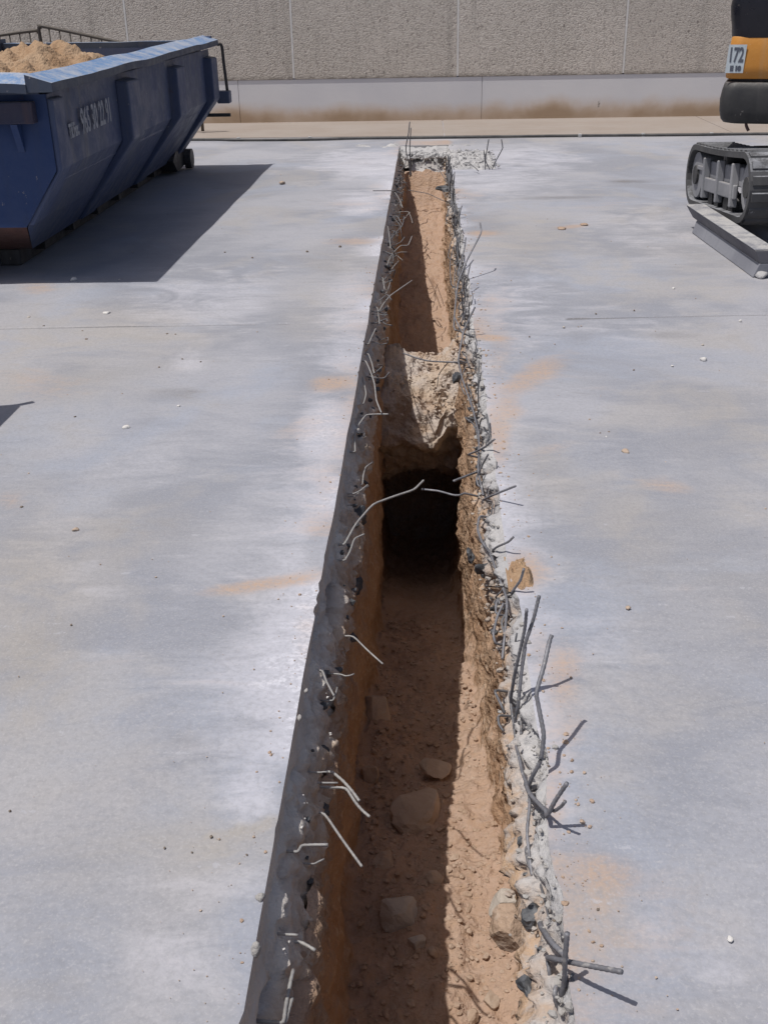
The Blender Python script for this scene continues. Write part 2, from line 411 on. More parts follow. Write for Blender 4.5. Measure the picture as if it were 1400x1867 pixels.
# --- painted steel, weathered
def mat_paint(name, a, b, rust, dust, dustamt, rough=.55, rusta=.5, coat=(.1, .1, .11)):
    t = NT(name); co = t.coord()
    n1 = t.noise(co, 1.7, 5, .62, .5); n2 = t.noise(co, 7, 6, .7, .3); n3 = t.noise(co, 60, 4, .6); dr = t.noise(t.coord((6, 6, .5)), 1.6, 5, .65)
    col = t.mix(t.ramp(n1, .35, .65), a, b)
    col = t.mix(t.ramp(dr, .5, .72, 0, .55), col, coat)
    col = t.mix(t.ramp(n2, .63, .72, 0, rusta), col, rust)
    col = t.mix(t.ramp(t.noise(co, 22, 4, .6), .67, .74, 0, .6), col, dust)
    g = t.add('ShaderNodeNewGeometry'); nz = t.sep(g.outputs['Normal'])[2]
    dm = t.math('MULTIPLY', t.ramp(nz, .35, .85), t.ramp(t.math('ADD', t.math('MULTIPLY', n2, .7), t.math('MULTIPLY', n3, .3)), .38, .58, .1, 1))
    col = t.mix(t.math('MULTIPLY', dm, dustamt), col, dust)
    return t.done(col, t.ramp(n2, .3, .7, rough-.1, rough+.2), t.bump(t.math('ADD', n2, t.math('MULTIPLY', n3, .3)), .25, .008), spec=.4)
M['skip'] = mat_paint('skip_blue_paint', (.055, .076, .152), (.08, .098, .155), (.09, .05, .04), (.34, .32, .31), .7, coat=(.115, .12, .135))
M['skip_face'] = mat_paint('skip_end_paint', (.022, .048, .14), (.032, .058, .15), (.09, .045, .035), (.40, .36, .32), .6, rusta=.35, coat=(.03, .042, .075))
M['skip_worn'] = mat_paint('skip_worn_paint', (.03, .035, .07), (.05, .04, .06), (.12, .055, .045), (.4, .36, .32), .5, rusta=.8, coat=(.10, .055, .05))
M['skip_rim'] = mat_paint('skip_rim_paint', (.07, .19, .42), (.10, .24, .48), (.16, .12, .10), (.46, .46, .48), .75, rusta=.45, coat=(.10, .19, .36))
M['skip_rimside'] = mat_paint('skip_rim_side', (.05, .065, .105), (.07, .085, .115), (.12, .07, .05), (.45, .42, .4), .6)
M['rust'] = mat_paint('skip_rusty_steel', (.11, .055, .045), (.08, .05, .045), (.16, .07, .04), (.35, .28, .22), .5, coat=(.06, .04, .04))
M['dark_steel'] = mat_paint('dark_steel', (.035, .033, .033), (.055, .05, .05), (.08, .045, .03), (.25, .21, .18), .4)
M['white_paint'] = simple('white_lettering', (.16, .18, .22), (.40, .41, .44), 16, .7)
M['barrier'] = simple('barrier_tube', (.06, .05, .045), (.10, .085, .07), 9, .6, .3)
M['track'] = mat_paint('track_rubber', (.055, .055, .058), (.085, .085, .09), (.10, .085, .075), (.34, .35, .38), .75, .75, coat=(.10, .098, .095))
M['uc'] = mat_paint('undercarriage_steel', (.22, .225, .245), (.32, .32, .335), (.15, .11, .085), (.45, .42, .4), .6, coat=(.27, .27, .30))
M['uc_dark'] = mat_paint('undercarriage_dark', (.03, .03, .032), (.05, .05, .05), (.08, .06, .05), (.3, .28, .27), .4)
M['beam'] = mat_paint('beam_steel', (.19, .195, .225), (.24, .245, .275), (.16, .14, .13), (.44, .43, .42), .95, .7, coat=(.19, .195, .225))
M['beam_dark'] = mat_paint('beam_steel_dark', (.11, .11, .13), (.14, .14, .155), (.1, .09, .09), (.44, .43, .42), .95, .7, coat=(.11, .11, .125))
M['orange'] = mat_paint('orange_paint', (.50, .21, .035), (.56, .25, .05), (.30, .16, .06), (.55, .42, .28), .5, .5, rusta=.35, coat=(.46, .25, .10))
M['bumper'] = mat_paint('black_bumper', (.028, .028, .03), (.045, .044, .045), (.1, .09, .085), (.3, .27, .25), .4, .5, coat=(.06, .058, .058))
M['hood'] = mat_paint('black_hood', (.012, .012, .018), (.02, .02, .028), (.07, .065, .06), (.25, .22, .2), .25, .33, rusta=.3, coat=(.02, .02, .025))
M['plate'] = simple('number_plate', (.50, .56, .60), (.58, .63, .66), 14, .6)
M['plate_ink'] = simple('plate_ink', (.08, .09, .12), (.12, .13, .16), 30, .6)
M['tool_box'] = simple('tool_box_steel', (.2, .2, .21), (.25, .25, .26))

# ------------------------------------------------------------------ trench outline
YR = np.concatenate([np.arange(START_Y, 1.0, .05), np.arange(1.0, 3.2, .012), np.arange(3.2, 6.2, .017), np.arange(6.2, END_Y-.01, .03), [END_Y]])
def edge_l(y):
    y = np.asarray(y, float)
    return EDGE_L + .0025*fbm(y*3, 0, 0, 3, 11) - .007*sstep(.6, .95, vnoise(y*11, 3.3, 0, 12)+.3*vnoise(y*60, 0, 0, 13)) 
def edge_r(y):
    y = np.asarray(y, float)
    return EDGE_R + .011*fbm(y*2.4, 0, 5, 4, 21) + .012*sstep(.35, .9, vnoise(y*7, 8.1, 0, 22))

# ------------------------------------------------------------------ ground (yard)
def build_ground():
    yb = np.concatenate([[-25, -15, -9, -5, -3, -2.2, -1.8], YR[YR < 1.0][::3], np.arange(1.0, 6.6, .024), np.arange(6.6, END_Y-.05, .055), [END_Y], np.arange(END_Y+.06, 16.5, .08), [18, 22, 30, 45, 70]])
    yb[np.argmin(np.abs(yb-START_Y))] = START_Y
    for j in (5.682, 5.688, 5.712, 5.718): yb = np.append(yb, j)
    yb = np.unique(np.round(yb, 5))
    off = [0]; s = .012
    while off[-1] < 4.6: off.append(off[-1]+s); s = min(s*1.06, .045)
    off += [5.2, 6, 8, 12, 20, 45]
    off = np.array(off)
    ye = np.clip(yb, START_Y, END_Y)
    XL = edge_l(ye)[:, None] - off[None, ::-1]; XR = edge_r(ye)[:, None] + off[None, :]
    X = np.concatenate([XL, XR], 1); n = len(off)
    Y = np.repeat(yb[:, None], 2*n, 1) + .045*np.clip(X, -6, 6)*np.exp(-((yb[:, None]-5.7)/.7)**2)*(np.abs(X) > .0)*sstep(.3, 1.0, np.abs(X))
    Z = .0035*fbm(X*.5, Y*.5, 0, 3, 31)*sstep(.0, .3, np.minimum(np.abs(X-EDGE_L), np.abs(X-EDGE_R)))
    groove = (np.abs(yb-5.7) < .0125)
    Z[groove, :] -= .006*(np.abs(X[groove, :]) > .33)
    V = np.stack([X, Y, Z], -1).reshape(-1, 3)
    Q = grid_faces(len(yb), 2*n)
    ci = Q[:, 0] % (2*n); ri = Q[:, 0]//(2*n)
    hole = (ci == n-1) & (yb[ri] >= START_Y-1e-4) & (yb[np.minimum(ri+1, len(yb)-1)] <= END_Y+1e-4)
    Q = Q[~hole]
    # --- dust film painted on by place: (cx, cy, rx, ry, angle, strength) in photo pixels, carried to the yard's own points
    px, py = proj_np(V)
    def blobs(lst):
        m = np.zeros(len(V))
        for cx, cy, rx, ry, an, st in lst:
            a = math.radians(an); dx, dy = px-cx, py-cy
            u = (dx*math.cos(a)+dy*math.sin(a))/rx; w = (-dx*math.sin(a)+dy*math.cos(a))/ry
            wob = 1+.35*fbm(V[:, 0]*3.1+cx, V[:, 1]*3.1, 0, 3, 40)
            m = np.maximum(m, st*np.exp(-((u*u+w*w)*wob)**1.3))
        return m
    orange = blobs([(1000,1500,40,260,4,.5),(905,700,30,200,4,.45),(610,800,40,160,10,.35),(1100,1590,75,48,8,.75),(1060,1560,50,60,0,.5),(1025,1240,42,80,0,.6),(1040,1330,40,60,0,.45),(905,800,32,70,0,.75),(960,690,85,26,-28,.75),(925,740,35,40,0,.6),(1215,888,60,20,10,.5),(950,1040,55,45,0,.8),(985,1190,30,50,0,.45),
        (480,1065,120,13,-8,.85),(560,1050,60,22,-8,.5),(600,700,50,17,-4,.8),(560,780,70,30,-15,.4),(585,960,55,50,0,.5),(600,880,40,40,0,.45),(650,440,60,8,0,.7),(640,372,60,8,0,.45),(880,424,34,6,0,.95),(890,615,42,7,4,.95),(1040,413,35,4,-4,.8),(560,1150,30,70,5,.35),
        (80,700,80,40,10,.4),(20,915,30,20,0,.45),(70,525,40,12,0,.6),(1000,820,50,14,-20,.35),(860,356,50,8,0,.4),(1070,370,80,8,0,.3),(1040,1700,60,150,6,.35),(690,610,30,10,0,.5), (700,236,700,9,-.5,.5)])
    white = blobs([(590,790,60,75,12,.9),(640,560,70,90,12,.55),(500,1190,55,85,10,.75),(455,1440,70,70,10,.75),(560,1340,70,90,10,.6),(690,300,150,35,0,.8),(660,370,60,26,0,.8),(380,550,170,70,-4,.5),(1310,1780,70,60,0,.45),(1180,1690,50,60,0,.35),(560,1180,40,80,8,.6),(540,1290,50,60,8,.6),
        (400,1720,260,110,-2,.4),(420,1620,170,50,-3,.5),(345,655,34,24,0,.55),(250,850,90,60,0,.35),(930,560,110,110,0,.45),(900,320,120,50,0,.55),(990,930,60,100,0,.3),(960,290,120,30,0,.6),(1200,420,150,70,0,.35),(130,1050,160,140,0,.3),(1090,1150,70,200,0,.3),(1130,600,160,60,0,.3),(620,640,60,60,10,.5)])
    dark = blobs([(330,720,80,16,-3,.45),(1220,610,70,9,0,.4),(290,1090,70,22,0,.3),(335,1350,60,30,0,.35),(660,1000,1,1,0,0),(500,1030,30,10,0,.2),(940,500,60,10,0,.3),(1020,360,90,4,-1,.55),(1290,345,80,4,-1,.5),(250,960,120,30,-5,.25),(80,1800,160,60,0,.25),(1150,330,60,4,0,.5),(1080,720,60,12,0,.2)])
    # joints: grime lying in the saw cut
    jl = sstep(.0165, .0125, np.abs(V[:, 1]-(5.7+.045*V[:, 0])))*(np.abs(V[:, 0]) > .75)*(np.abs(V[:, 0]) < 2.6)
    dark = np.maximum(dark, .95*jl*(.55+.45*sstep(-.2, .3, vnoise(V[:, 0]*2.5, 0, 0, 9))))
    # tan film with a crisp upper edge (dried slurry)
    edge = 1485 - (px-505)*.27
    tan = sstep(-3, 7, py-edge)*np.exp(-np.maximum(py-edge, 0)/70)*sstep(230, 420, px)*(px < 560)*.95
    tan = np.maximum(tan, blobs([(50,1150,90,200,0,.6),(230,960,160,70,0,.25),(250,620,160,60,0,.4),(560,560,60,70,0,.3),(1000,870,60,60,0,.35),(1180,1000,80,120,0,.3),(620,480,80,40,0,.35),(950,420,80,50,0,.4),(40,620,200,60,0,.35),(1300,470,200,70,0,.3),(1330,1000,120,200,0,.2),(300,1530,150,40,-12,.4),(1060,1690,90,110,0,.4),(150,690,150,70,0,.35),(700,246,800,10,0,.3),(1350,720,150,140,0,.25)]))
    edgeR = np.exp(-np.maximum(V[:, 0]-EDGE_R, 0)/.15)*(V[:, 0] > 0)
    edgeL = np.exp(-np.maximum(EDGE_L-V[:, 0], 0)/.20)*(V[:, 0] < 0)
    pn = sstep(-.1, .6, fbm(V[:, 0]*2, V[:, 1]*1.6, 0, 3, 55)); pw = sstep(-.2, .5, fbm(V[:, 0]*2, V[:, 1]*1.3, 4, 3, 56))
    orange = np.clip(np.maximum(orange, .8*edgeR*pn + .45*edgeL*pn), 0, 1)
    white = np.clip(np.maximum(white, 1.0*edgeL*pw + .7*edgeR*(1-pn)), 0, 1)
    col = np.stack([orange, white, dark, tan], -1)
    o = np_mesh('ground', V, Q, M['yard'], col=col, smooth=True)
    meta(o, 'grey power-floated concrete yard with dust and stains', kind='structure')
    return o
ground = build_ground()

# ------------------------------------------------------------------ slab faces of the cut
def slab_face(side):
    y = YR; ny = len(y); K = 34
    t = np.linspace(0, 1, K)
    T, Y = np.meshgrid(t, y)
    z = (-.25 if side < 0 else -.215)*T
    if side < 0:
        base = edge_l(y)[:, None] + .0*T
        lean = .068*sstep(.12, 1.0, T)
        saw = 1-sstep(.18, .32, T + .12*fbm(Y*2.3, 0, 0, 4, 61))
        rough = .013*fbm(Y*7, z*9, 0, 3, 62) + .014*fbm(Y*34, z*38, 0, 4, 63, .6)
        holes = -.085*sstep(.45, .75, vnoise(Y*4.2, z*9, 1.7, 64)+.35*fbm(Y*17, z*20, 4, 3, 66))*sstep(.3, .5, T)*(1-sstep(.85, .98, T))
        X = base + (lean + (rough+holes)*(1-saw))*np.minimum(1, T*40)
        z = z + .012*fbm(Y*14, z*20, 3, 3, 65)*(1-saw)*np.minimum(1, T*8)
        mat = M['cut_l']; lab = 'shaded grey cut face of the slab on the left of the trench'
    else:
        base = edge_r(y)[:, None] + .0*T
        br = .6+.4*np.clip(1.2*fbm(Y*1.1, 0, 2, 3, 70)+.5, 0, 1)
        lean = -.052*br*sstep(0, 1, T)**.75
        rough = .014*fbm(Y*8, z*13, 2, 4, 72) + .015*fbm(Y*34, z*40, 2, 4, 73, .6)
        step = -.024*sstep(.1, .4, vnoise(Y*7, z*18, 7, 74)+.4*fbm(Y*25, z*30, 4, 3, 78))
        holes = .05*sstep(.5, .85, vnoise(Y*5, z*12, 3.1, 75))*sstep(.25, .45, T)
        k = np.minimum(1, T*12)
        X = base + lean + (rough+step+holes)*k
        z = z + .016*fbm(Y*13, z*20, 5, 4, 76)*np.minimum(1, T*8)*(T < .97)
        mat = M['cut_r']; lab = 'sunlit broken pale edge of the slab on the right of the trench'
    z[:, 0] = 0.0; X[:, 0] = base[:, 0]
    V = np.stack([X, Y+.006*fbm(Y*20, z*20, 9, 2, 77)*T, z], -1).reshape(-1, 3)
    Q = grid_faces(ny, K, flip=(side > 0))
    o = np_mesh('slab_edge_left' if side < 0 else 'slab_edge_right', V, Q, mat, smooth=True)
    meta(o, lab, kind='structure'); return o
slab_l = slab_face(-1); slab_r = slab_face(1)

# ------------------------------------------------------------------ soil of the trench
FY = [-1.5, 1.5, 2.1, 2.45, 2.7, 3.1, 3.4, 3.9, 4.3, 4.75, 5.2, 5.6, 6.0, 6.5, 7.4, 8.0, 8.6, 8.9, 9.4, 10.4, 11.3, 12.0, 12.45, 12.62, 12.75, 12.9, 13.2, 13.5]
FZ = [-1.0, -1.04, -1.05, -1.045, -1.07, -1.13, -1.18, -1.27, -1.345, -1.455, -1.575, -1.71, -1.86, -2.03, -2.1, -1.75, -1.3, -1.13, -1.05, -.86, -.77, -.68, -.56, -.40, -.22, -.10, -.05, -.012]
def floor_z(y): return np.interp(y, FY, FZ)
def right_x(y): return np.interp(y, [-1.5, 2.3, 3.2, 4.2, 5.6, 6.6, 8, 11, 12.6, 13.5], [.31, .305, .28, .228, .22, .225, .225, .215, .22, .24])
def left_x(y): return np.interp(y, [-1.5, 2.0, 4, 7, 10, 13.5], [-.255, -.252, -.262, -.262, -.255, -.26])
def floor_noise(X, Y):
    return .028*fbm(X*5, Y*4, 0, 4, 87) + .012*fbm(X*22, Y*22, 0, 3, 88) + .010*sstep(.25, .8, vnoise(X*38, Y*38, 2, 89)) - .006
def build_soil():
    y = YR; ny = len(y); nw, nf = 50, 52
    zf = floor_z(y)[:, None]
    t = np.linspace(0, 1, nw)[None, :]
    # left wall, top to bottom
    zt = -.20
    Yl = np.repeat(y[:, None], nw, 1)
    Zl = zt + (np.minimum(zf, zt-.02)+.03-zt)*t
    bulge = .030*fbm(Yl*1.3, Zl*1.7, 0, 3, 81)
    Xl = left_x(y)[:, None] + .002 - .035*(1-sstep(0, .04, t)) - .014*sstep(0, .5, t) + bulge + .022*fbm(Yl*6, Zl*7, 0, 4, 82, .62) + .011*fbm(Yl*30, Zl*30, 0, 3, 83) + .05*np.exp(-(Zl-zf)/.06)
    # right wall, bottom to top
    tr = np.linspace(0, 1, nw)[None, :]
    Zr = (np.minimum(zf, zt-.02)+.03) + (zt-(np.minimum(zf, zt-.02)+.03))*tr
    Yr2 = np.repeat(y[:, None], nw, 1)
    Xr = right_x(y)[:, None] + .026*fbm(Yr2*1.5, Zr*1.9, 6, 3, 84) + .020*fbm(Yr2*8, Zr*8, 6, 4, 85, .62) + .013*fbm(Yr2*26, Zr*26, 6, 3, 86) - .06*np.exp(-(Zr-zf)/.06)
    Xr = Xr + .03*sstep(.93, 1, tr) - (right_x(y)[:, None]-.235)*sstep(.55, .95, tr)*(right_x(y)[:, None] > .235)
    # floor
    s = np.linspace(0, 1, nf)[None, :]
    Xf = Xl[:, -1:] + (Xr[:, :1]-Xl[:, -1:])*s
    Yf = np.repeat(y[:, None], nf, 1)
    dish = .03*(np.abs(2*s-1))**3
    amp = sstep(-1.5, 1.0, Yf)
    Zf = zf + dish + floor_noise(Xf, Yf)
    rub = sstep(12.72, 12.85, Yf)                              # broken concrete left in the far end of the cut
    Zf = Zf + rub*(.035*np.maximum(fbm(Xf*14, Yf*14, 0, 4, 90), -.4))
    X = np.concatenate([Xl, Xf[:, 1:-1], Xr], 1); Y = np.concatenate([Yl, Yf[:, 1:-1], Yr2], 1); Z = np.concatenate([Zl, Zf[:, 1:-1], Zr], 1)
    k = sstep(12.7, 12.85, Y)                                  # at the far end the walls are the slab itself
    X = np.where((X < -.2), X*(1-k)+np.minimum(X, -.29)*k, X); X = np.where((X > .18), X*(1-k)+np.maximum(X, .25)*k, X)
    V = np.stack([X, Y, Z], -1)
    nc = V.shape[1]
    m = y <= 12.78
    n1 = int(m.sum())
    o = np_mesh('trench_soil', V[:n1].reshape(-1, 3), grid_faces(n1, nc), M['soil'], smooth=True)
    meta(o, 'reddish tan soil walls and floor of the trench', kind='structure')
    o2 = np_mesh('trench_rubble_bed', V[n1-1:].reshape(-1, 3), grid_faces(ny-n1+1, nc), M['rubble'], smooth=True)
    meta(o2, 'broken grey concrete left in the far end of the cut', kind='structure')
    # end faces
    for yy, nm in ((START_Y, 'trench_near_end'), (END_Y, 'trench_far_end')):
        z0 = -1.4 if yy < 0 else -.3
        e = mesh_obj(nm, [(-.36, yy, .0), (.33, yy, .0), (.33, yy, z0), (-.36, yy, z0)], [(0, 1, 2, 3) if yy > 0 else (3, 2, 1, 0)], M['cut_r'] if yy > 0 else M['soil'])
        e.location.z = -.001; meta(e, 'end face of the trench', kind='structure')
build_soil()

# soil bridge with a tunnel under it
def build_bridge():
    prof = [(7.5,-2.4),(7.36,-1.4),(7.18,-.95),(7.02,-.66),(6.85,-.545),(6.7,-.53),(6.5,-.545),(6.32,-.575),(6.2,-.63),(6.1,-.715),(6.03,-.80),(6.0,-.85),(6.06,-.89),(6.2,-.95),(6.34,-1.06),(6.42,-1.16),(6.6,-1.24),(7.0,-1.35),(7.3,-2.4)]
    pr = spline([(0, a, b) for a, b in prof], 9)
    py = np.array([p.y for p in pr]); pz = np.array([p.z for p in pr]); n = len(pr)
    s = np.linspace(-.31, .31, 64)
    X, I = np.meshgrid(s, np.arange(n)); Y = py[I]; Z = pz[I]
    top = sstep(-.93, -.8, Z)
    Z = Z + top*(.16*sstep(.08, .26, X) + .05*sstep(-.1, -.28, X)) + (1-top)*(-.10*(X/.3)**2)
    d = .040*fbm(X*6, Y*6, Z*6, 4, 101) + .020*fbm(X*22, Y*22, Z*22, 3, 102) + .014*sstep(.2, .75, vnoise(X*34, Y*34, Z*34, 103))
    front = sstep(6.5, 6.1, Y)
    Y = Y + front*(.20*sstep(.05, .16, X+.04*fbm(Z*9, X*9, 0, 2, 106)) + .10*sstep(-.04, -.16, X)); Z = Z - front*.05*sstep(.10, .0, np.abs(X-.01))
    Z = Z + d; Y = Y + .05*fbm(X*5, Z*3, 1, 3, 104)*sstep(6.5, 6.0, Y) + .02*fbm(X*20, Z*20, 4, 3, 105)
    V = np.stack([X, Y, Z], -1).reshape(-1, 3)
    o = np_mesh('soil_bridge', V, grid_faces(n, 64), M['soil_pale'], smooth=True)
    meta(o, 'pale crumbly bridge of soil left across the trench over a dark hollow', 'soil')
build_bridge()

# lateral patch of broken-out concrete at the far end
def build_patch():
    nx, ny = 70, 90
    x = np.linspace(.235, .80, nx); y = np.linspace(11.2, 12.95, ny)
    X, Y = np.meshgrid(x, y)
    inside = np.minimum(np.minimum((.77-X)/.10, (Y-11.36)/.12), (12.85-Y)/.12)
    inside = inside + .5*fbm(X*9, Y*6, 0, 3, 111)
    Z = -.02 + .034*sstep(0, .6, inside) + .03*np.maximum(0, fbm(X*16, Y*16, 0, 4, 112))*sstep(.1, .7, inside) - .02*sstep(.3, .26, X)
    o = np_mesh('rubble_patch', np.stack([X, Y, Z], -1).reshape(-1, 3), grid_faces(ny, nx), M['rubble'], smooth=True)
    meta(o, 'patch of crushed grey concrete beside the far end of the trench', 'rubble', kind='stuff')
build_patch()

# ------------------------------------------------------------------ warehouse wall
WY = 16.3
wall = empty('warehouse_wall', (0, WY, 0)); meta(wall, 'long precast warehouse wall of pale aggregate panels on a stained concrete plinth', 'wall')
jx = [.444 + 2.316*k for k in range(-6, 7)]
for a, b in zip(jx[:-1], jx[1:]):
    box('wall_panel', (a+.012, b-.012, -.011, .16, .585, 5.6), M['panel'], wall, .006)
for a in jx: box('joint_seal', (a-.0125, a+.0125, -.0125, .10, .60, 5.58), M['seal'], wall)
for k in range(-4, 5):
    a = .444 + .35 + 3.47*k; box('plinth_block', (a+.0025, a+3.4675, 0, .25, -.02, .584), M['plinth'], wall, .004)
# apron slabs
apron = empty('pavement', (0, 0, 0)); apron['kind'] = 'structure'
for k in range(-3, 4):
    a = .235 + 3.6*k; b = a+3.6
    v = []
    for x in (a+.006, b-.006):
        yy = 14.40 - .033*(x-0.2)
        v += [(x, yy, -.01), (x, yy, .006), (x, WY+.02, .012), (x, WY+.02, -.01)]
    mesh_obj('apron_slab', v, [(0, 1, 5, 4), (1, 2, 6, 5), (2, 3, 7, 6), (3, 0, 4, 7), (0, 3, 2, 1), (4, 5, 6, 7)], M['apron'], apron)
# hose
pts = []
for px_, py_ in [(-600,268),(-200,260),(100,256),(370,253.5),(435,254.5),(565,253.5),(640,251.5),(700,250.5),(820,249.5),(1000,247),(1100,246),(1180,245.5),(1290,244.5),(1350,243.5),(1500,242),(2000,235)]:
    p = Uz(px_, py_, .017); pts.append((p.x, p.y, .018))
hose = empty('hose', (0, 14.3, 0)); meta(hose, 'thin dark hose lying across the concrete in front of the warehouse wall', 'hose')
def to_parent(o, par):
    o.matrix_parent_inverse = par.matrix_basis.inverted(); return o
bpy.context.view_layer.update()
h = tube('hose_body', pts, .016, M['hose'], hose, 8, 6); h.matrix_parent_inverse = Matrix.Translation((0, -14.3, 0))
for px_ in (435, 565, 1057, 1172, 1297):
    p = Uz(px_, np.interp(px_, [370, 700, 1350], [253.5, 250.5, 243.5]), .017)
    c = box('hose_tie', (p.x-.02, p.x+.02, p.y-.021, p.y+.021, .001, .040), M['clip'], hose, .004); c.matrix_parent_inverse = Matrix.Translation((0, -14.3, 0))

# ------------------------------------------------------------------ skip
skip = empty('waste_skip', (0, 0, 0)); meta(skip, 'big dented blue steel waste skip loaded with soil at left', 'skip')
XO, XI = -2.205, -4.36; Y0, Y1 = 6.58, 11.72
def build_skip():
    sec = [(XO, 1.12), (XO, .69), (-2.44, .36), (-2.62, .125), (-3.945, .125), (-4.125, .36), (XI, .69), (XI, 1.12)]
    rows = [Y0, Y0+.25] + list(np.linspace(7.1, Y1, 24))
    V = []
    for j, yy in enumerate(rows):
        for (x, z) in sec:
            y = yy
            if z < .3: y = max(yy, 7.12)
            if z < .3 and j < 2: y = 7.10+.01*j
            dent = .012*float(vnoise(yy*1.6, z*2.2, 1, 200)) if x > -2.6 else 0
            V.append((x+dent, y, z + (.045*(yy-Y0)/(Y1-Y0) if z > 1 else 0)))
    n = len(sec); F = []
    for j in range(len(rows)-1):
        for i in range(n-1): F.append((j*n+i, j*n+i+1, (j+1)*n+i+1, (j+1)*n+i))
    b = mesh_obj('side_walls', V, F, M['skip'], skip)
    # near end face (upright) and its rusty lower slope
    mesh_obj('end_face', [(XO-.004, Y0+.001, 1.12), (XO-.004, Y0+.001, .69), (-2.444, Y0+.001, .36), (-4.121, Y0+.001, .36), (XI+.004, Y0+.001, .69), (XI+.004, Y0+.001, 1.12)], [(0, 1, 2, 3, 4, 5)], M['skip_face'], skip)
    mesh_obj('end_slope', [(-2.444, Y0+.001, .36), (-2.62, 7.1, .125), (-3.945, 7.1, .125), (-4.121, Y0+.001, .36)], [(0, 1, 2, 3)], M['rust'], skip)
    mesh_obj('far_end', [(x, Y1, z) for x, z in sec], [tuple(range(8))], M['skip'], skip)
    # inner lining
    i0, i1 = XO-.06, XI+.06
    mesh_obj('lining', [(i0, Y0+.06, 1.15), (i0, Y1-.06, 1.19), (i0, Y1-.06, .6), (i0, Y0+.06, .6), (i1, Y0+.06, 1.15), (i1, Y1-.06, 1.19), (i1, Y1-.06, .6), (i1, Y0+.06, .6)],
             [(0, 1, 2, 3), (4, 7, 6, 5), (1, 5, 6, 2), (0, 3, 7, 4), (3, 2, 6, 7)], M['skip'], skip)
    # rims (dented box beams)
    def rim(name, a, b, w, hgt, mat, seg=26, seed=1, lat=(1, 0), up0=0.0, up1=0.0):
        a, b = Vector(a), Vector(b); V, F = [], []
        L = Vector((lat[0], lat[1], 0))
        for i in range(seg+1):
            t = i/seg; p = a.lerp(b, t)
            dz = .006*float(fbm(t*9, seed, 0, 2, 210)); dx = .010*float(fbm(t*7, seed, 3, 2, 211))
            p = p + L*dx + Vector((0, 0, dz))
            for (u, w_) in ((-w/2, up0), (w/2, up1), (w/2, -hgt), (-w/2, -hgt)): V.append(p+L*u+Vector((0, 0, w_)))
        for i in range(seg):
            for k in range(4): F.append((i*4+k, i*4+(k+1) % 4, i*4+4+(k+1) % 4, i*4+4+k))
        F += [(3, 2, 1, 0), tuple(seg*4+k for k in range(4))]
        o = mesh_obj(name, V, F, mat, skip); bm = bmesh.new(); bm.from_mesh(o.data); bmesh.ops.recalc_face_normals(bm, faces=bm.faces); bm.to_mesh(o.data); bm.free()
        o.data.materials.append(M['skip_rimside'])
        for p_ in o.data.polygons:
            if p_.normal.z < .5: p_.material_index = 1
        return o
    rim('rim', (-2.205, 6.46, 1.185), (-2.195, 11.80, 1.245), .15, .05, M['skip_rim'], seed=1, up0=.045)
    rim('rim', (-4.36, 6.46, 1.185), (-4.36, 11.80, 1.245), .12, .085, M['skip_rim'], seed=2, up1=.045)
    rim('rim', (-2.275, 6.52, 1.187), (-4.29, 6.52, 1.187), .15, .05, M['skip_rim'], seed=3, lat=(0, 1), up1=.05)
    rim('rim', (-2.27, 11.735, 1.247), (-4.29, 11.735, 1.247), .12, .09, M['skip_rim'], seed=4, lat=(0, 1))
    # rusty beam under the near rim
    box('end_beam', (-4.28, -2.275, 6.50, 6.579, .965, 1.085), M['skip_worn'], skip, .006)
    for x in (-2.40, -2.62, -2.95, -3.4, -3.9):
        prism('gusset', [(6.508, .962), (6.5775, .962), (6.5775, .80)], 'x', x-.02, x+.02, M['skip_face'], skip)
    # ribs following the side profile
    prism('rib', [(XO-.01, 1.10), (XO+.03, 1.09), (XO+.03, .70), (-2.40, .37), (-2.46, .37), (XO-.01, .68)], 'y', 6.585, 6.80, M['skip'], skip, .01)
    for yy, wd, pr in ((8.12, .34, .085), (9.78, .34, .085), (11.42, .30, .085)):
        out = [(XO-.01, 1.10), (XO+pr, 1.085), (XO+pr, .70), (-2.62+.035, .13), (-2.64, .13), (XO-.01, .68)]
        prism('rib', out, 'y', yy, yy+wd, M['skip'], skip, .012)
        outm = [(XO+XI-x, z) for x, z in out]; prism('rib', outm, 'y', yy, yy+wd, M['skip'], skip, .012)
    # underside: runners, cross members, rear roller feet
    for x in (-2.80, -3.76):
        box('runner', (x-.07, x+.07, 7.15, 11.95, .004, .11), M['dark_steel'], skip, .006)
    for yy in np.linspace(7.5, 11.5, 7): box('cross_member', (-3.9, -2.66, yy-.04, yy+.04, .05, .12), M['dark_steel'], skip)
    for x in (-2.60, -3.96):
        prism('foot_bracket', [(11.15, .15), (11.3, .03), (11.78, .05), (11.80, .42), (11.5, .34)], 'x', x-.10, x+.06, M['dark_steel'], skip, .006)
        pth = [Vector((x+.065, 11.72, .105)), Vector((x+.135, 11.72, .105))]
        v, f = tube_data(pth, .10, 20); mesh_obj('roller', v, f, M['dark_steel'], skip)
    # far corner fittings: hanger bar, bracket, peg, lug
    tube('hanger_bar', [(-2.125, 11.82, 1.20), (-2.085, 11.84, 1.19), (-2.075, 11.84, 1.02), (-2.06, 11.84, .76)], .016, M['dark_steel'], skip)
    box('hanger_bracket', (-2.16, -2.03, 11.76, 11.90, .64, .76), M['skip'], skip, .01)
    v, f = tube_data([Vector((-2.3, 11.7, .535)), Vector((-2.02, 11.7, .535))], .018, 10); mesh_obj('peg', v, f, M['dark_steel'], skip)
    box('lug', (-2.30, -2.17, 11.74, 11.80, 1.24, 1.285), M['skip'], skip, .008)
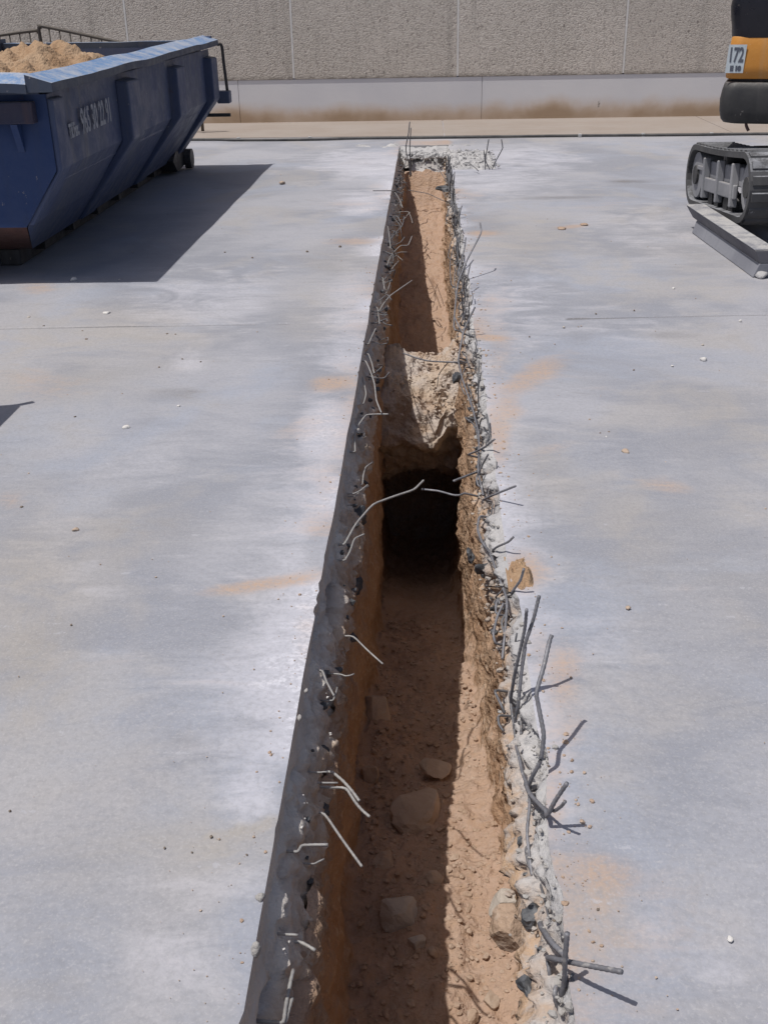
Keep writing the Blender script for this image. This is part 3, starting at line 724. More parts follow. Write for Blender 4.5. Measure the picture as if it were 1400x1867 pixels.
    # lettering
    def text(body, size, xs, y, z, mat, par, name='lettering', tilt=0.0):
        cu = bpy.data.curves.new(name, 'FONT'); cu.body = body; cu.size = size; cu.extrude = .0012; cu.offset = .004
        tmp = bpy.data.objects.new('tmp', cu); C.objects.link(tmp); bpy.context.view_layer.update()
        me = bpy.data.meshes.new_from_object(tmp.evaluated_get(bpy.context.evaluated_depsgraph_get()))
        bpy.data.objects.remove(tmp); me.materials.clear(); me.materials.append(mat)
        o = bpy.data.objects.new(name, me); link(o, par); return o
    rotm = Matrix(((0, 0, 1), (1, 0, 0), (0, 1, 0))).to_4x4()          # text x -> +y, text y -> +z, facing +x
    o = text('Tlf.Fax.', .115, 1, 0, 0, M['white_paint'], skip)
    o.matrix_basis = Matrix.Translation((XO+.016, 6.86, .845)) @ Matrix.Rotation(.02, 4, 'X') @ rotm @ Matrix.Diagonal((.62, 1, 1, 1))
    o = text('965 30 22 91', .215, 1, 0, 0, M['white_paint'], skip)
    o.matrix_basis = Matrix.Translation((XO+.016, 7.13, .842)) @ Matrix.Rotation(.02, 4, 'X') @ rotm @ Matrix.Diagonal((.63, 1, 1, 1))
    return text
text_fn = build_skip()
# load of soil
def build_load():
    nx, ny = 90, 150
    x = np.linspace(XI+.065, XO-.062, nx); y = np.linspace(Y0+.065, Y1-.065, ny)
    X, Y = np.meshgrid(x, y)
    prof = np.interp(Y, [6.6, 6.75, 7.3, 8.0, 8.7, 9.4, 10.2, 11.6], [1.12, 1.15, 1.20, 1.225, 1.24, 1.08, .90, .80])
    cross = np.interp(X, [-4.3, -3.9, -3.2, -2.75, -2.45, -2.27], [-.22, -.12, -.02, .02, -.04, -.16])
    Z = prof + cross + .055*fbm(X*2.4, Y*2.4, 0, 4, 121) + .05*fbm(X*9, Y*9, 0, 4, 122, .65) + .03*sstep(.2, .8, vnoise(X*16, Y*16, 0, 123))
    Z = np.minimum(Z, 1.40)
    o = np_mesh('soil_load', np.stack([X, Y, Z], -1).reshape(-1, 3), grid_faces(ny, nx), M['soil_load'], smooth=True)
    meta(o, 'heap of sandy tan soil filling the blue skip', 'soil')
build_load()

# ------------------------------------------------------------------ barriers behind the skip
def barrier(c0, c1, top0, top1, label):
    b = empty('crowd_barrier', (c0[0], c0[1], 0)); meta(b, label, 'barrier', 'barriers behind the skip')
    A, B = Vector((*c0, 0)), Vector((*c1, 0)); inv = Matrix.Translation((-c0[0], -c0[1], 0))
    def P(t, z): q = A.lerp(B, t); return Vector((q.x, q.y, z))
    def topz(t): return top0+(top1-top0)*t
    f = tube('frame', [P(0, .03), P(0, top0-.12), P(.015, top0-.03), P(.06, topz(.06)), P(.5, topz(.5)), P(.94, topz(.94)), P(.985, top1-.03), P(1, top1-.12), P(1, .03)], .021, M['barrier'], b, 8, 5)
    f.matrix_parent_inverse = inv
    r = tube('bottom_rail', [P(0, .18), P(.5, .18), P(1, .18)], .016, M['barrier'], b); r.matrix_parent_inverse = inv
    for k in range(1, 15):
        t = k/15; q = tube('upright', [P(t, .18), P(t, .6), P(t, topz(t))], .009, M['barrier'], b, 6, 2); q.matrix_parent_inverse = inv
barrier((-5.10, 15.3), (-3.0, 15.1), 1.36, .93, 'dark tubular barrier with sloping top rail nearer the middle of the skip')
barrier((-5.16, 15.5), (-7.2, 15.4), 1.30, 1.08, 'dark tubular barrier behind the skip at the left frame edge')

# ------------------------------------------------------------------ excavator
exc = empty('mini_excavator', (0, 0, 0)); meta(exc, 'orange and black mini excavator on grey tracks at right', 'excavator')
def track(xc, wdt):
    x0, x1 = xc-wdt/2, xc+wdt/2
    tilt = Matrix.Rotation(math.radians(-4.6), 3, 'X'); piv = Vector((xc, 9.15, .0))
    def tr(p): return piv + tilt @ (Vector(p)-piv)
    ya, yb_, r, zc = 9.02, 7.62, .235, .255                  # rear and front wheel centres
    # belt loop
    loop = []
    n = 12
    for k in range(n+1): a = math.pi/2 - math.pi*k/n; loop.append((ya+r*math.cos(a), zc+r*math.sin(a)))
    m = 14
    for k in range(1, m): loop.append((ya+(yb_-ya)*k/m, zc-r))
    for k in range(n+1): a = -math.pi/2 - math.pi*k/n; loop.append((yb_+r*math.cos(a), zc+r*math.sin(a)))
    for k in range(1, m):
        t = k/m; loop.append((yb_+(ya-yb_)*t, zc+r-.012*math.sin(math.pi*t)))
    L = len(loop); V, F = [], []
    for i, (y, z) in enumerate(loop):
        y0, z0 = loop[i-1]; y1, z1 = loop[(i+1) % L]
        ty, tz = y1-y0, z1-z0; q = math.hypot(ty, tz); ny, nz = -tz/q, ty/q
        cy, cz = (ya+yb_)/2, zc
        if ny*(y-cy)+nz*(z-cz) < 0: ny, nz = -ny, -nz
        th = .042
        for (x, d) in ((x0, 0), (x1, 0), (x1, -th), (x0, -th)): V.append(tr((x, y+ny*d, z+nz*d)))
    for i in range(L):
        j = (i+1) % L
        for k in range(4): F.append((i*4+k, i*4+(k+1) % 4, j*4+(k+1) % 4, j*4+k))
    b = mesh_obj('track_belt', V, F, M['track'], exc); bm = bmesh.new(); bm.from_mesh(b.data); bmesh.ops.recalc_face_normals(bm, faces=bm.faces); bm.to_mesh(b.data); bm.free()
    # tread bars, each a piece
    per = []; acc = 0
    for i in range(L):
        j = (i+1) % L; d = math.hypot(loop[j][0]-loop[i][0], loop[j][1]-loop[i][1]); per.append((acc, d, i, j)); acc += d
    NB = 40
    for k in range(NB):
        s = acc*k/NB
        for a, d, i, j in per:
            if a <= s < a+d:
                t = (s-a)/d; y = loop[i][0]+(loop[j][0]-loop[i][0])*t; z = loop[i][1]+(loop[j][1]-loop[i][1])*t
                ty, tz = (loop[j][0]-loop[i][0])/d, (loop[j][1]-loop[i][1])/d; break
        ny, nz = -tz, ty
        if ny*(y-(ya+yb_)/2)+nz*(z-zc) < 0: ny, nz = -ny, -nz
        V = []
        for x in (x0+.015, x1-.015):
            for u, d in ((-.034, -.004), (.034, -.004), (.026, .011), (-.026, .011)): V.append(tr((x, y+ty*u+ny*d, z+tz*u+nz*d)))
        o = mesh_obj('tread_bar', V, [(0, 1, 2, 3), (7, 6, 5, 4), (0, 4, 5, 1), (1, 5, 6, 2), (2, 6, 7, 3), (3, 7, 4, 0)], M['track'], exc)
        bm = bmesh.new(); bm.from_mesh(o.data); bmesh.ops.recalc_face_normals(bm, faces=bm.faces); bm.to_mesh(o.data); bm.free()
    def wheel(name, y, z, r_, xa, xb, mat, n=22, hub=True):
        v, f = tube_data([Vector(tr((xa, y, z))), Vector(tr((xb, y, z)))], r_, n); o = mesh_obj(name, v, f, mat, exc)
        if hub:
            v, f = tube_data([Vector(tr((xa-.02, y, z))), Vector(tr((xa+.02, y, z)))], r_*.42, 14); mesh_obj('hub', v, f, M['uc_dark'], o)
        return o
    xa = x0+.035
    wheel('idler', ya, zc, .175, xa, x1-.05, M['uc']); wheel('sprocket', yb_, zc, .17, xa+.02, x1-.05, M['uc'])
    # side frame, lower guard, ribs and rollers
    def pr(name, poly, xA, xB, mat, bev=.008):
        o = prism(name, [(p[0], p[1]) for p in poly], 'x', xA, xB, mat, exc, bev)
        for v_ in o.data.vertices: v_.co = tr(v_.co)
        return o
    pr('side_frame', [(8.80, .24), (8.80, .375), (7.80, .375), (7.80, .24)], x0+.06, x1-.07, M['uc'])
    pr('roller_guard', [(8.74, .155), (8.74, .255), (7.86, .255), (7.86, .155)], x0+.018, x0+.050, M['uc'])
    for y in (8.72, 8.30, 7.90):
        pr('frame_rib', [(y-.022, .10), (y+.022, .10), (y+.018, .40), (y-.018, .40)], x0+.004, x0+.060, M['uc'])
    pr('track_tensioner', [(8.98, .30), (8.98, .33), (8.78, .33), (8.78, .30)], x0+.02, x0+.06, M['uc'], .004)
    for y in (8.60, 8.42, 8.16, 8.02): wheel('roller', y, .095, .062, x0+.05, x1-.06, M['uc_dark'], 14, False)
    wheel('carrier_roller', 8.3, .41, .05, x0+.06, x1-.06, M['uc_dark'], 12, False)
track(2.31, .32); track(3.42, .32)
box('centre_frame', (2.50, 3.22, 7.95, 8.75, .20, .52), M['uc_dark'], exc, .02)
v, f = tube_data([Vector((2.9, 8.4, .5)), Vector((2.9, 8.4, .74))], .34, 28); mesh_obj('slew_ring', v, f, M['uc_dark'], exc)
HA = math.radians(17); HC, HS = math.cos(HA), math.sin(HA)
def hp(u, v, z): return (2.09+u*HC+v*HS, 8.2-u*HS+v*HC, z)      # house axes: u along the tail, v into the machine
def house_ring(z, g, n=9, rad=.09):
    x0, x1, y0, y1 = g, 1.62-g, g, 1.70-g; out = []
    for cx, cy, a0 in ((x0+rad, y0+rad, math.pi), (x1-rad, y0+rad, 1.5*math.pi), (x1-rad, y1-rad, 0), (x0+rad, y1-rad, .5*math.pi)):
        for k in range(n): a = a0 + .5*math.pi*k/(n-1); out.append(hp(cx+rad*math.cos(a), cy+rad*math.sin(a), z))
    return out
def house(name, rings, mat, **kw):
    V = []; n = 36
    for z, g in rings: V += house_ring(z, g, **kw)
    F = []
    for j in range(len(rings)-1):
        for i in range(n): F.append((j*n+i, j*n+(i+1) % n, (j+1)*n+(i+1) % n, (j+1)*n+i))
    F += [tuple(range(n-1, -1, -1)), tuple((len(rings)-1)*n+i for i in range(n))]
    o = mesh_obj(name, V, F, mat, exc, smooth=False)
    for p in o.data.polygons: p.use_smooth = len(p.vertices) == 4
    return o
house('bumper', [(.735, .06), (.742, .03), (.765, .010), (.82, -.004), (.90, -.008), (.96, 0), (1.005, .012), (1.018, .028)], M['bumper'])
house('trim_gap', [(1.012, .045), (1.042, .045)], M['uc_dark'])
house('body_panel', [(1.036, .022), (1.042, .014), (1.12, .012), (1.22, .018), (1.30, .026), (1.325, .04)], M['orange'])
house('hood', [(1.285, .052), (1.292, .030), (1.31, .022), (1.37, .016), (1.43, .004), (1.50, -.004), (1.60, .006), (1.75, .04), (1.82, .12)], M['hood'], rad=.12)
tube('drain_pipe', [hp(.19, .06, .76), hp(.195, .055, .725), hp(.215, .05, .688)], .011, M['rust'], exc)
def plate():
    u0, u1, z0, z1, v0 = .010, .130, 1.075, 1.258, .011
    V = [hp(u0, v0, z0), hp(u1, v0, z0), hp(u1+.008, v0, z1), hp(u0+.008, v0, z1), hp(u0, v0-.003, z0), hp(u1, v0-.003, z0), hp(u1+.008, v0-.003, z1), hp(u0+.008, v0-.003, z1)]
    o = mesh_obj('number_plate', V, [(0, 1, 2, 3), (4, 7, 6, 5), (0, 4, 5, 1), (1, 5, 6, 2), (2, 6, 7, 3), (3, 7, 4, 0)], M['plate'], exc)
    for body, size, z, um in (('172', .130, 1.148, .078), ('E 10', .042, 1.090, .078)):
        g = text_fn(body, size, 1, 0, 0, M['plate_ink'], o, 'plate_lettering')
        xs = [v.co.x for v in g.data.vertices]; w = max(xs)-min(xs); mid = (max(xs)+min(xs))/2; k = .092/w if len(body) == 3 else .075/w
        for v in g.data.vertices: v.co = Vector(hp(um+(v.co.x-mid)*k, v0-.0045-(.0005 if v.co.z > 0 else 0), z+v.co.y))
plate()
# ------------------------------------------------------------------ low beam beside the track
beam = empty('steel_beam', (2.05, 7.4, 0)); meta(beam, 'low grey bevelled steel beam lying beside the excavator track', 'beam')
def build_beam():
    A = Vector((1.985, 8.16, 0)); B = Vector((2.05, 6.63, 0)); d = (B-A).normalized(); L = (B-A).length; nrm = Vector((-d.y, d.x, 0)); nrm = nrm if nrm.x > 0 else -nrm
    inv = Matrix.Translation((-2.05, -7.4, 0))
    def loft(name, sec, mat, a0=0.0, a1=L, skew=0):
        V = [A+d*(a0+sk)+nrm*u+Vector((0, 0, z)) for (u, z, sk) in [(u, z, -skew*z) for u, z in sec]] + [A+d*a1+nrm*u+Vector((0, 0, z)) for u, z in sec]
        n = len(sec); F = [tuple(range(n)), tuple(range(2*n-1, n-1, -1))]+[(i, i+n, (i+1) % n+n, (i+1) % n) for i in range(n)]
        o = mesh_obj(name, V, F, mat, beam); bm = bmesh.new(); bm.from_mesh(o.data); bmesh.ops.recalc_face_normals(bm, faces=bm.faces)
        bmesh.ops.bevel(bm, geom=bm.edges[:], offset=.004, segments=2, affect='EDGES', profile=.5); bm.to_mesh(o.data); bm.free(); o.matrix_parent_inverse = inv
        return o
    loft('lower_face', [(-.045, .002), (-.012, .085), (.10, .085), (.10, .002)], M['beam'], .13, L, .3)
    loft('upper_face', [(-.010, .086), (-.052, .165), (.09, .165), (.10, .086)], M['beam_dark'], .06, L, .7)
    k = 4
    for i in range(k):
        a = L*i/k; loft('top_plate', [(-.053, .166), (-.053, .172), (.085, .172), (.085, .166)], M['beam'], a+.004-(.08 if i == 0 else 0), a+L/k-.004)
build_beam()

# ------------------------------------------------------------------ reinforcing bars
def bars_right(pts, r, label, group=None, mat='rebar'):
    P = [Uz(x, y, z) for x, y, z in pts]
    # run the root into the concrete
    root = P[0]; into = Vector((root.x+.055, root.y+.025, root.z-.025))
    o = bar('rebar', [into]+P, r*.78, M[mat])
    meta(o, label, 'rebar', group or 'bars along the right edge')
    return o
WIRE_R = 'thin bent wire stub among the tangle on the right broken edge'
G_WR = 'wire stubs on the right edge'
RB = [
 # (points px,py,height), radius, label
 ([(929,1285,-.06),(940,1221,.07),(957,1146,.19),(960,1111,.25)], .0052, 'straight grey bar standing just left of the tallest pair beside the trench'),
 ([(943,1302,-.06),(948,1250,.03),(953,1204,.10),(957,1174,.15),(972,1131,.21),(983,1086,.27)], .0056, 'tallest upright grey bar of the bundle, leaning right at its top'),
 ([(936,1335,-.09),(944,1285,.0),(951,1225,.08),(958,1180,.14)], .0045, 'dark bar in the middle of the upright bundle, hidden at top by its neighbour'),
 ([(962,1440,-.05),(968,1420,-.01),(986,1388,.04),(992,1340,.10),(982,1290,.15),(977,1264,.18),(991,1217,.22),(1002,1168,.26),(1006,1158,.27)], .0062, 'long S-shaped grey bar rising right of the upright bundle'),
 ([(956,1425,-.05),(966,1450,-.01),(996,1480,.03),(996,1491,.03),(1012,1460,.08),(1034,1428,.13)], .0060, 'thick bar kinked like a V with its end pointing up right'),
 ([(966,1448,-.05),(984,1468,0),(998,1478,.02),(1012,1479,.05),(1024,1470,.08),(1030,1462,.10)], .0046, 'hooked bar end curling up beside the V-shaped bar'),
 ([(938,1352,-.09),(946,1380,-.06),(952,1410,-.05),(964,1440,-.03),(966,1468,-.02),(960,1520,-.05),(970,1598,-.09)], .0046, 'long bar running down along the broken edge below the bundle'),
 ([(981,1684,-.09),(1006,1720,-.02),(1029,1743,.0),(1034,1760,.0)], .0070, 'thick bar lying slantwise down to the lowest cluster of bars'),
 ([(995,1747,-.05),(1012,1750,.02),(1060,1759,.06),(1134,1773,.095)], .0062, 'thick pale bar sticking out right over the concrete at the lowest cluster'),
 ([(1020,1836,-.07),(1029,1789,.0),(1030,1750,.06),(1034,1702,.115)], .0058, 'dark upright bar end at the lowest cluster crossed by a pale bar'),
 ([(997,1748,-.06),(1001,1770,-.06),(1004,1795,-.09)], .0048, 'short bar hanging down left of the lowest cluster'),
 ([(1018,1786,-.03),(1011,1811,-.03),(1014,1830,-.05),(1022,1845,-.07),(1031,1846,-.08)], .0058, 'curved dark hook at the bottom of the lowest cluster'),
 ([(1036,1775,-.01),(1034,1800,-.02),(1026,1825,-.05)], .0046, 'short dark bar behind the hook of the lowest cluster'),
 ([(874,940,-.06),(870,964,-.05),(878,988,-.04),(893,1007,-.03),(908,1050,-.03),(925,1093,-.02),(921,1150,-.05),(916,1202,-.10)], .0052, 'long wavy bar running down the right edge opposite the dark hollow'),
 ([(896,1005,-.03),(906,997,.01),(927,988,.045),(936,979,.065)], .0046, 'short bar forking up right from the long wavy bar'),
 ([(925,1090,-.03),(938,1073,.01),(949,1058,.045),(955,1037,.085)], .0050, 'forked bar end beside the small pile of brown soil'),
 ([(903,1174,-.09),(899,1157,-.07),(906,1125,-.05),(918,1100,-.03)], .0048, 'curved bar looping left of the long wavy bar'),
 ([(904,1120,-.07),(904,1104,-.06),(908,1091,-.05),(911,1102,-.06)], .0042, 'small hairpin of bar above the curved loop'),
 ([(881,911,-.05),(900,902,.02),(920,894,.05),(940,886,.08)], .0050, 'bar pointing right over the concrete level with the bar ends bridging the hollow'),
 ([(846,899,-.12),(838,903,-.12),(827,903,-.12),(799,895,-.12),(769,892,-.12)], .0050, 'pale bar reaching left from the right edge over the dark hollow'),
 ([(870,860,-.10),(852,867,-.09),(827,877,-.08)], .0058, 'short thick bar end pointing left above the dark hollow'),
 ([(852,829,-.10),(868,823,-.05),(884,815,.0),(901,801,.06)], .0050, 'bar slanting up right across the edge beside the soil bridge front'),
 ([(872,887,-.08),(868,872,-.07),(878,850,-.02),(890,828,.05)], .0044, 'bent bar crossing under the slanting bar'),
 ([(833,660,-.10),(820,660,-.10),(780,658,-.14),(758,652,-.16),(736,644,-.18)], .0050, 'long thin wire reaching left across the soil bridge'),
 ([(834,651,-.08),(843,692,-.06),(862,746,-.04),(874,796,-.05),(871,859,-.06),(881,903,-.06)], .0052, 'long bar following the broken edge beside the soil bridge'),
 ([(826,600,-.10),(834,516,.0),(852,472,.12),(878,423,.25),(875,405,.30)], .0062, 'longest far bar rising in a sweeping curve on the right edge'),
 ([(833,503,-.02),(841,475,.06),(847,451,.11),(849,433,.15)], .0060, 'bar rising beside the longest far bar'),
 ([(835,657,-.08),(840,628,-.02),(846,600,.04),(866,559,.15)], .0058, 'forked bar leaning right just beyond the soil bridge'),
 ([(844,608,.02),(836,594,.03),(829,578,.05)], .0048, 'left prong of the fork just beyond the soil bridge'),
 ([(839,592,.0),(846,575,.05),(851,562,.09)], .0048, 'middle prong of the fork just beyond the soil bridge'),
]
for pts_, r, lab in RB: bars_right(pts_, r, lab)
RW = [
 ([(893,1000,-.06),(893,980,-.05),(894,958,-.04)], .0042), ([(900,1258,-.08),(914,1286,-.08),(920,1302,-.10)], .0046), ([(908,1304,-.09),(909,1320,-.10),(918,1334,-.11)], .0044),
 ([(928,1260,-.04),(932,1290,-.06),(940,1350,-.09)], .0042), ([(944,1320,-.06),(950,1318,-.04),(950,1338,-.06),(946,1350,-.08)], .0044), ([(961,1312,-.04),(954,1328,-.05),(950,1345,-.08)], .0036),
 ([(983,1606,-.08),(995,1650,-.07),(1000,1672,-.06),(1006,1697,-.06)], .0034), ([(958,1545,-.08),(962,1570,-.08),(977,1614,-.10)], .0048), ([(846,760,-.08),(865,774,-.06),(874,809,-.06)], .0044),
 ([(818,658,-.16),(799,683,-.28),(797,705,-.34)], .0032), ([(884,812,-.03),(893,790,.01),(887,755,.04)], .0048), ([(838,439,.02),(838,425,.06),(838,412,.10)], .0040), ([(834,562,-.03),(842,549,.0),(849,536,.04)], .0044),
 ([(811,325,-.06),(798,305,.02),(795,287,.09)], .0048), ([(798,302,.0),(806,297,.03),(813,291,.06)], .0044), ([(805,364,-.10),(780,352,-.12),(744,346,-.14)], .0044),
 ([(822,520,-.08),(820,480,-.06),(826,450,-.02)], .0044), ([(816,470,-.09),(822,440,-.05),(830,428,.02)], .0042), ([(830,540,-.09),(828,500,-.04),(833,478,.02)], .0042), ([(812,400,-.10),(818,380,-.06),(826,372,.02)], .0042),
 ([(840,640,-.07),(850,650,-.04),(855,668,-.05)], .0040), ([(852,700,-.08),(860,720,-.05),(858,738,-.06)], .0040), ([(866,760,-.08),(876,778,-.04),(872,800,-.06)], .0040), ([(888,930,-.07),(896,946,-.05),(894,965,-.06)], .0040),
 ([(930,1200,-.08),(938,1180,-.03),(942,1155,.02)], .0036), ([(1040,1778,.0),(1045,1792,.0),(1036,1815,-.04)], .0040), ([(806,345,-.08),(812,360,-.05),(820,352,.0)], .0040), ([(848,668,-.08),(838,700,-.08),(848,720,-.09)], .0038)]
for pts_, r in RW: bars_right(pts_, r, WIRE_R, G_WR, 'wire')
rs = np.random.RandomState(5)
def root_right(y): return Vector((float(edge_r(y))-.02-.03*rs.rand(), y, -.04-.10*rs.rand()))
for k in range(125):                                          # the finer tangle
    y = 3.4 + 8.9*rs.rand()**.8; p = root_right(y); s = (.05+.10*rs.rand())*(1+.05*max(0, y-4))
    q1 = p+Vector((-.02+.05*rs.rand(), s*(rs.rand()-.5)*2, s*(.2+.9*rs.rand()))); q2 = q1+Vector((.05*(rs.rand()-.5), s*(rs.rand()-.5)*2.4, s*(rs.rand()-.25)))
    o = bar('rebar', [p+Vector((.05, 0, 0)), p, q1, q2], .0021+.0012*rs.rand()+.00030*max(0, y-4), M['wire'], 6); meta(o, WIRE_R, 'rebar', G_WR)
for k in range(34):
    y = 1.9 + 1.9*rs.rand(); p = root_right(y); s = .035+.07*rs.rand()
    q1 = p+Vector((-.02+.05*rs.rand(), s*(rs.rand()-.5)*2, s*(.1+.7*rs.rand()))); q2 = q1+Vector((.05*(rs.rand()-.5), s*(rs.rand()-.5)*2.4, s*(rs.rand()-.35)))
    o = bar('rebar', [p+Vector((.05, 0, 0)), p, q1, q2], .0019+.0014*rs.rand(), M['wire'], 6); meta(o, WIRE_R, 'rebar', G_WR)
for k in range(46):                                          # wires along the far half of the left face
    y = 4.2 + 8.2*rs.rand(); z = -.05-.13*rs.rand(); x = EDGE_L+.015-.25*z; s = (.05+.09*rs.rand())*(1+.05*max(0, y-4))
    p = Vector((x, y, z)); q1 = p+Vector((.02+.05*rs.rand(), s*(rs.rand()-.5)*1.6, s*(rs.rand()-.35)*.7)); q2 = q1+Vector((.07*(rs.rand()-.3), s*(rs.rand()-.5)*2, s*(rs.rand()-.6)))
    o = bar('rebar', [p-Vector((.06, 0, 0)), p, q1, q2], .0021+.0010*rs.rand()+.00028*max(0, y-4), M['wire'], 6); meta(o, 'x', 'rebar', 'wire stubs on the left face')
# bars standing at the far end
def far_bar(pts, r, label, group='bars at the far end'):
    P = [Uy(x, y, d) for x, y, d in pts]; P[0].z = min(P[0].z, -.06)
    o = tube('rebar', P, r, M['wire'], n=7, sub=5); meta(o, label, 'rebar', group)
far_bar([(748,322,12.2),(746,300,12.2),(740,271,12.2),(745,240,12.2),(747,221,12.2)], .0062, 'left of the two tall thin bars standing at the far left corner of the trench')
far_bar([(750,320,12.3),(748,300,12.3),(747,271,12.3),(748,250,12.3),(749,232,12.3)], .0058, 'right of the two tall thin bars standing at the far left corner of the trench')
for pts_, lab in (([(895,312,0),(890,303,.03),(885,290,.10),(888,270,.23),(891,253,.35)], 'left tall bar standing in the crushed concrete patch'),
                  ([(895,311,0),(902,296,.08),(915,272,.24),(916,266,.28),(914,253,.36)], 'right tall bent bar standing in the crushed concrete patch'),
                  ([(885,300,.0),(884,290,.06),(882,273,.19)], 'short bar between the tall bars of the crushed concrete patch and the trench')):
    base = Uz(895, 309, 0).y; P = [Uy(x, y, base) for x, y, z in pts_]; P[0].z = -.02
    o = tube('rebar', P, .0056, M['wire'], n=7, sub=5); meta(o, lab, 'rebar', 'bars at the far end')
P = [Uz(872, 311, .03), Uz(866, 305, .05), Uz(857, 298, .08)]; o = tube('rebar', P, .005, M['wire'], n=6); meta(o, 'short wire lying in the crushed concrete patch', 'rebar', 'bars at the far end')

# left side: bars come out of the shaded face into the sun
def bars_left(pts, r, label, group=None, dz=None, shade=False, mat='rebar_l'):
    p0 = Ushade(pts[0][0], pts[0][1])
    if shade: p0 = Ux(pts[0][0], pts[0][1], -.262)
    z0 = min(-.02, max(p0.z + .012, -.19)); P = []
    for i, q in enumerate(pts):
        z = z0 + (dz[i] if dz else 0); P.append(Uz(q[0], q[1], z))
    d = Vector((-.335, P[0].y+.01, z0-.005))
    o = bar('rebar', [d, P[0].lerp(d, .35)]+P, r*.62, M[mat]); meta(o, label, 'rebar', group or 'bars along the left face'); return o
LB = [
 ([(591,1483),(625,1533),(660,1581)], .0052, 'long straight pale bar slanting down from a dark hole in the left face'),
 ([(543,1554),(550,1542),(575,1541),(598,1541)], .0056, 'pale bar bent at a right angle below the long slanting bar on the left face'),
 ([(573,1576),(582,1571),(591,1567)], .0036, 'tiny bar end below the right-angled bar on the left face'),
 ([(527,1705),(535,1705),(543,1706)], .0046, 'short horizontal bar stub low on the left face'),
 ([(549,1719),(562,1726),(575,1734)], .0058, 'short thick bar stub slanting down low on the left face'),
 ([(517,1867),(522,1830),(530,1790),(535,1769)], .0062, 'longer of the two parallel bars at the bottom of the left face'),
 ([(520,1867),(526,1845),(533,1820)], .0058, 'shorter of the two parallel bars at the bottom of the left face'),
 ([(644,1160),(670,1186),(698,1211)], .0046, 'straight bar pointing down right over the dark trench from the left face'),
 ([(613,1229),(622,1230),(630,1233),(638,1232),(646,1229)], .0036, 'small bar bent in a shallow V on the left face'),
 ([(588,1223),(595,1243),(609,1269)], .0048, 'left arm of the crossed bars on the left face'),
 ([(607,1278),(611,1268),(615,1254)], .0042, 'right arm of the crossed bars on the left face'),
 ([(606,1408),(626,1425),(642,1443),(655,1461)], .0062, 'upper of two twisted bars hanging into the trench from the left face'),
 ([(631,1437),(648,1464),(660,1478),(674,1490)], .0058, 'lower of two twisted bars hanging into the trench from the left face'),
 ([(584,1409),(590,1408),(597,1408)], .0040, 'upper of two short level stubs on the left face'),
 ([(593,1428),(604,1428),(616,1428)], .0044, 'lower of two short level stubs on the left face'),
 ([(628,993),(648,956),(680,919),(718,905),(755,893),(772,876)], .0066, 'long pale bar arching from the left face over the dark hollow'),
 ([(629,1022),(638,1006),(646,982),(664,974)], .0052, 'pale bar with two bends just below the arching bar'),
 ([(648,824),(646,800),(650,780),(667,756),(688,755),(708,755)], .0058, 'bar curving up then level like a hook beside the soil bridge'),
 ([(663,736),(668,717),(660,685),(653,660),(655,648)], .0054, 'long bent wire lying on the left face beyond the hooked bar'),
 ([(667,658),(676,678),(683,700),(686,730),(695,752)], .0052, 'wire drooping down the left face toward the hooked bar'),
 ([(661,884),(662,868),(666,852),(679,843)], .0050, 'small angled bar on the left face left of the soil bridge hollow'),
 ([(646,900),(658,894),(670,884)], .0050, 'short bar stub on the left face above the arching bar'),
 ([(691,567),(700,552),(712,538),(732,524),(751,511)], .0062, 'straight bar pointing up right over the far pit from the left face'),
 ([(706,483),(711,468),(717,460),(730,447),(744,447),(748,438),(751,430)], .0056, 'zigzag bar over the far pit on the left face'),
 ([(711,494),(718,485),(727,475)], .0056, 'short straight stub below the zigzag bar'),
 ([(672,627),(678,613),(685,599)], .0052, 'short pale stub slanting on the left face level with the far pit end'),
]
for pts_, r, lab in LB: bars_left(pts_, r, lab)
LW = [([(704,535),(708,525),(712,512)], .0050), ([(650,677),(650,663),(657,641)], .0052), ([(672,645),(678,662),(682,680)], .005), ([(698,506),(699,516),(701,527)], .0052), ([(721,462),(730,459),(742,459)], .0044), ([(724,465),(729,470),(734,474)], .0044),
      ([(720,350),(728,362),(734,378)], .005), ([(733,362),(728,378),(724,395)], .005), ([(736,400),(742,392),(748,386)], .005), ([(707,412),(710,432),(712,452)], .005), ([(648,905),(660,892),(672,886)], .0044), ([(745,385),(750,398),(752,406)], .0045), ([(688,560),(690,575),(692,590)], .0045)]
for pts_, r in LW: bars_left(pts_, r, 'x', 'wire stubs on the left face', mat='rebar_l')
o = tube('rebar', [Uz(720, 347, .03), Uz(700, 347, .03), Uz(680, 347, .028)], .0045, M['wire']); meta(o, 'thin wire sticking out left over the slab near the far end', 'rebar', 'bars along the left face')

# ------------------------------------------------------------------ rocks in the trench
def trench_rock(px, py, wpx, hpx, seed, mat, label, rise=.35, sub=3, depth=1.0):
    d = ray(px, py); t = .5
    while t < 20:
        p = CAMP+d*t
        if p.z < float(floor_z(p.y)) + .02: break
        t += .01
    sc = t/F_PX*1.0
    a = wpx*sc/2*.88; b = a*depth; c = hpx*sc/2*.88
    o = rock('rock', (p.x, p.y, p.z + c*rise*.4), (a, b, max(c, .02)), seed, M[mat], sub, rz=.3*seed, smooth=False); meta(o, label, 'rock', 'rocks in the trench')
trench_rock(684, 1312, 78, 74, 3, 'stone_tan', 'large rounded boulder half buried at the foot of the left wall', .4)
trench_rock(792, 1400, 62, 26, 4, 'stone_tan', 'flat slab of stone on the shaded trench floor')
trench_rock(762, 1482, 120, 60, 5, 'stone_tan', 'broad rock half buried across the middle of the shaded floor', .2)
trench_rock(730, 1668, 82, 62, 6, 'stone_grey', 'angular pale block on the shaded floor near the bottom', .4)
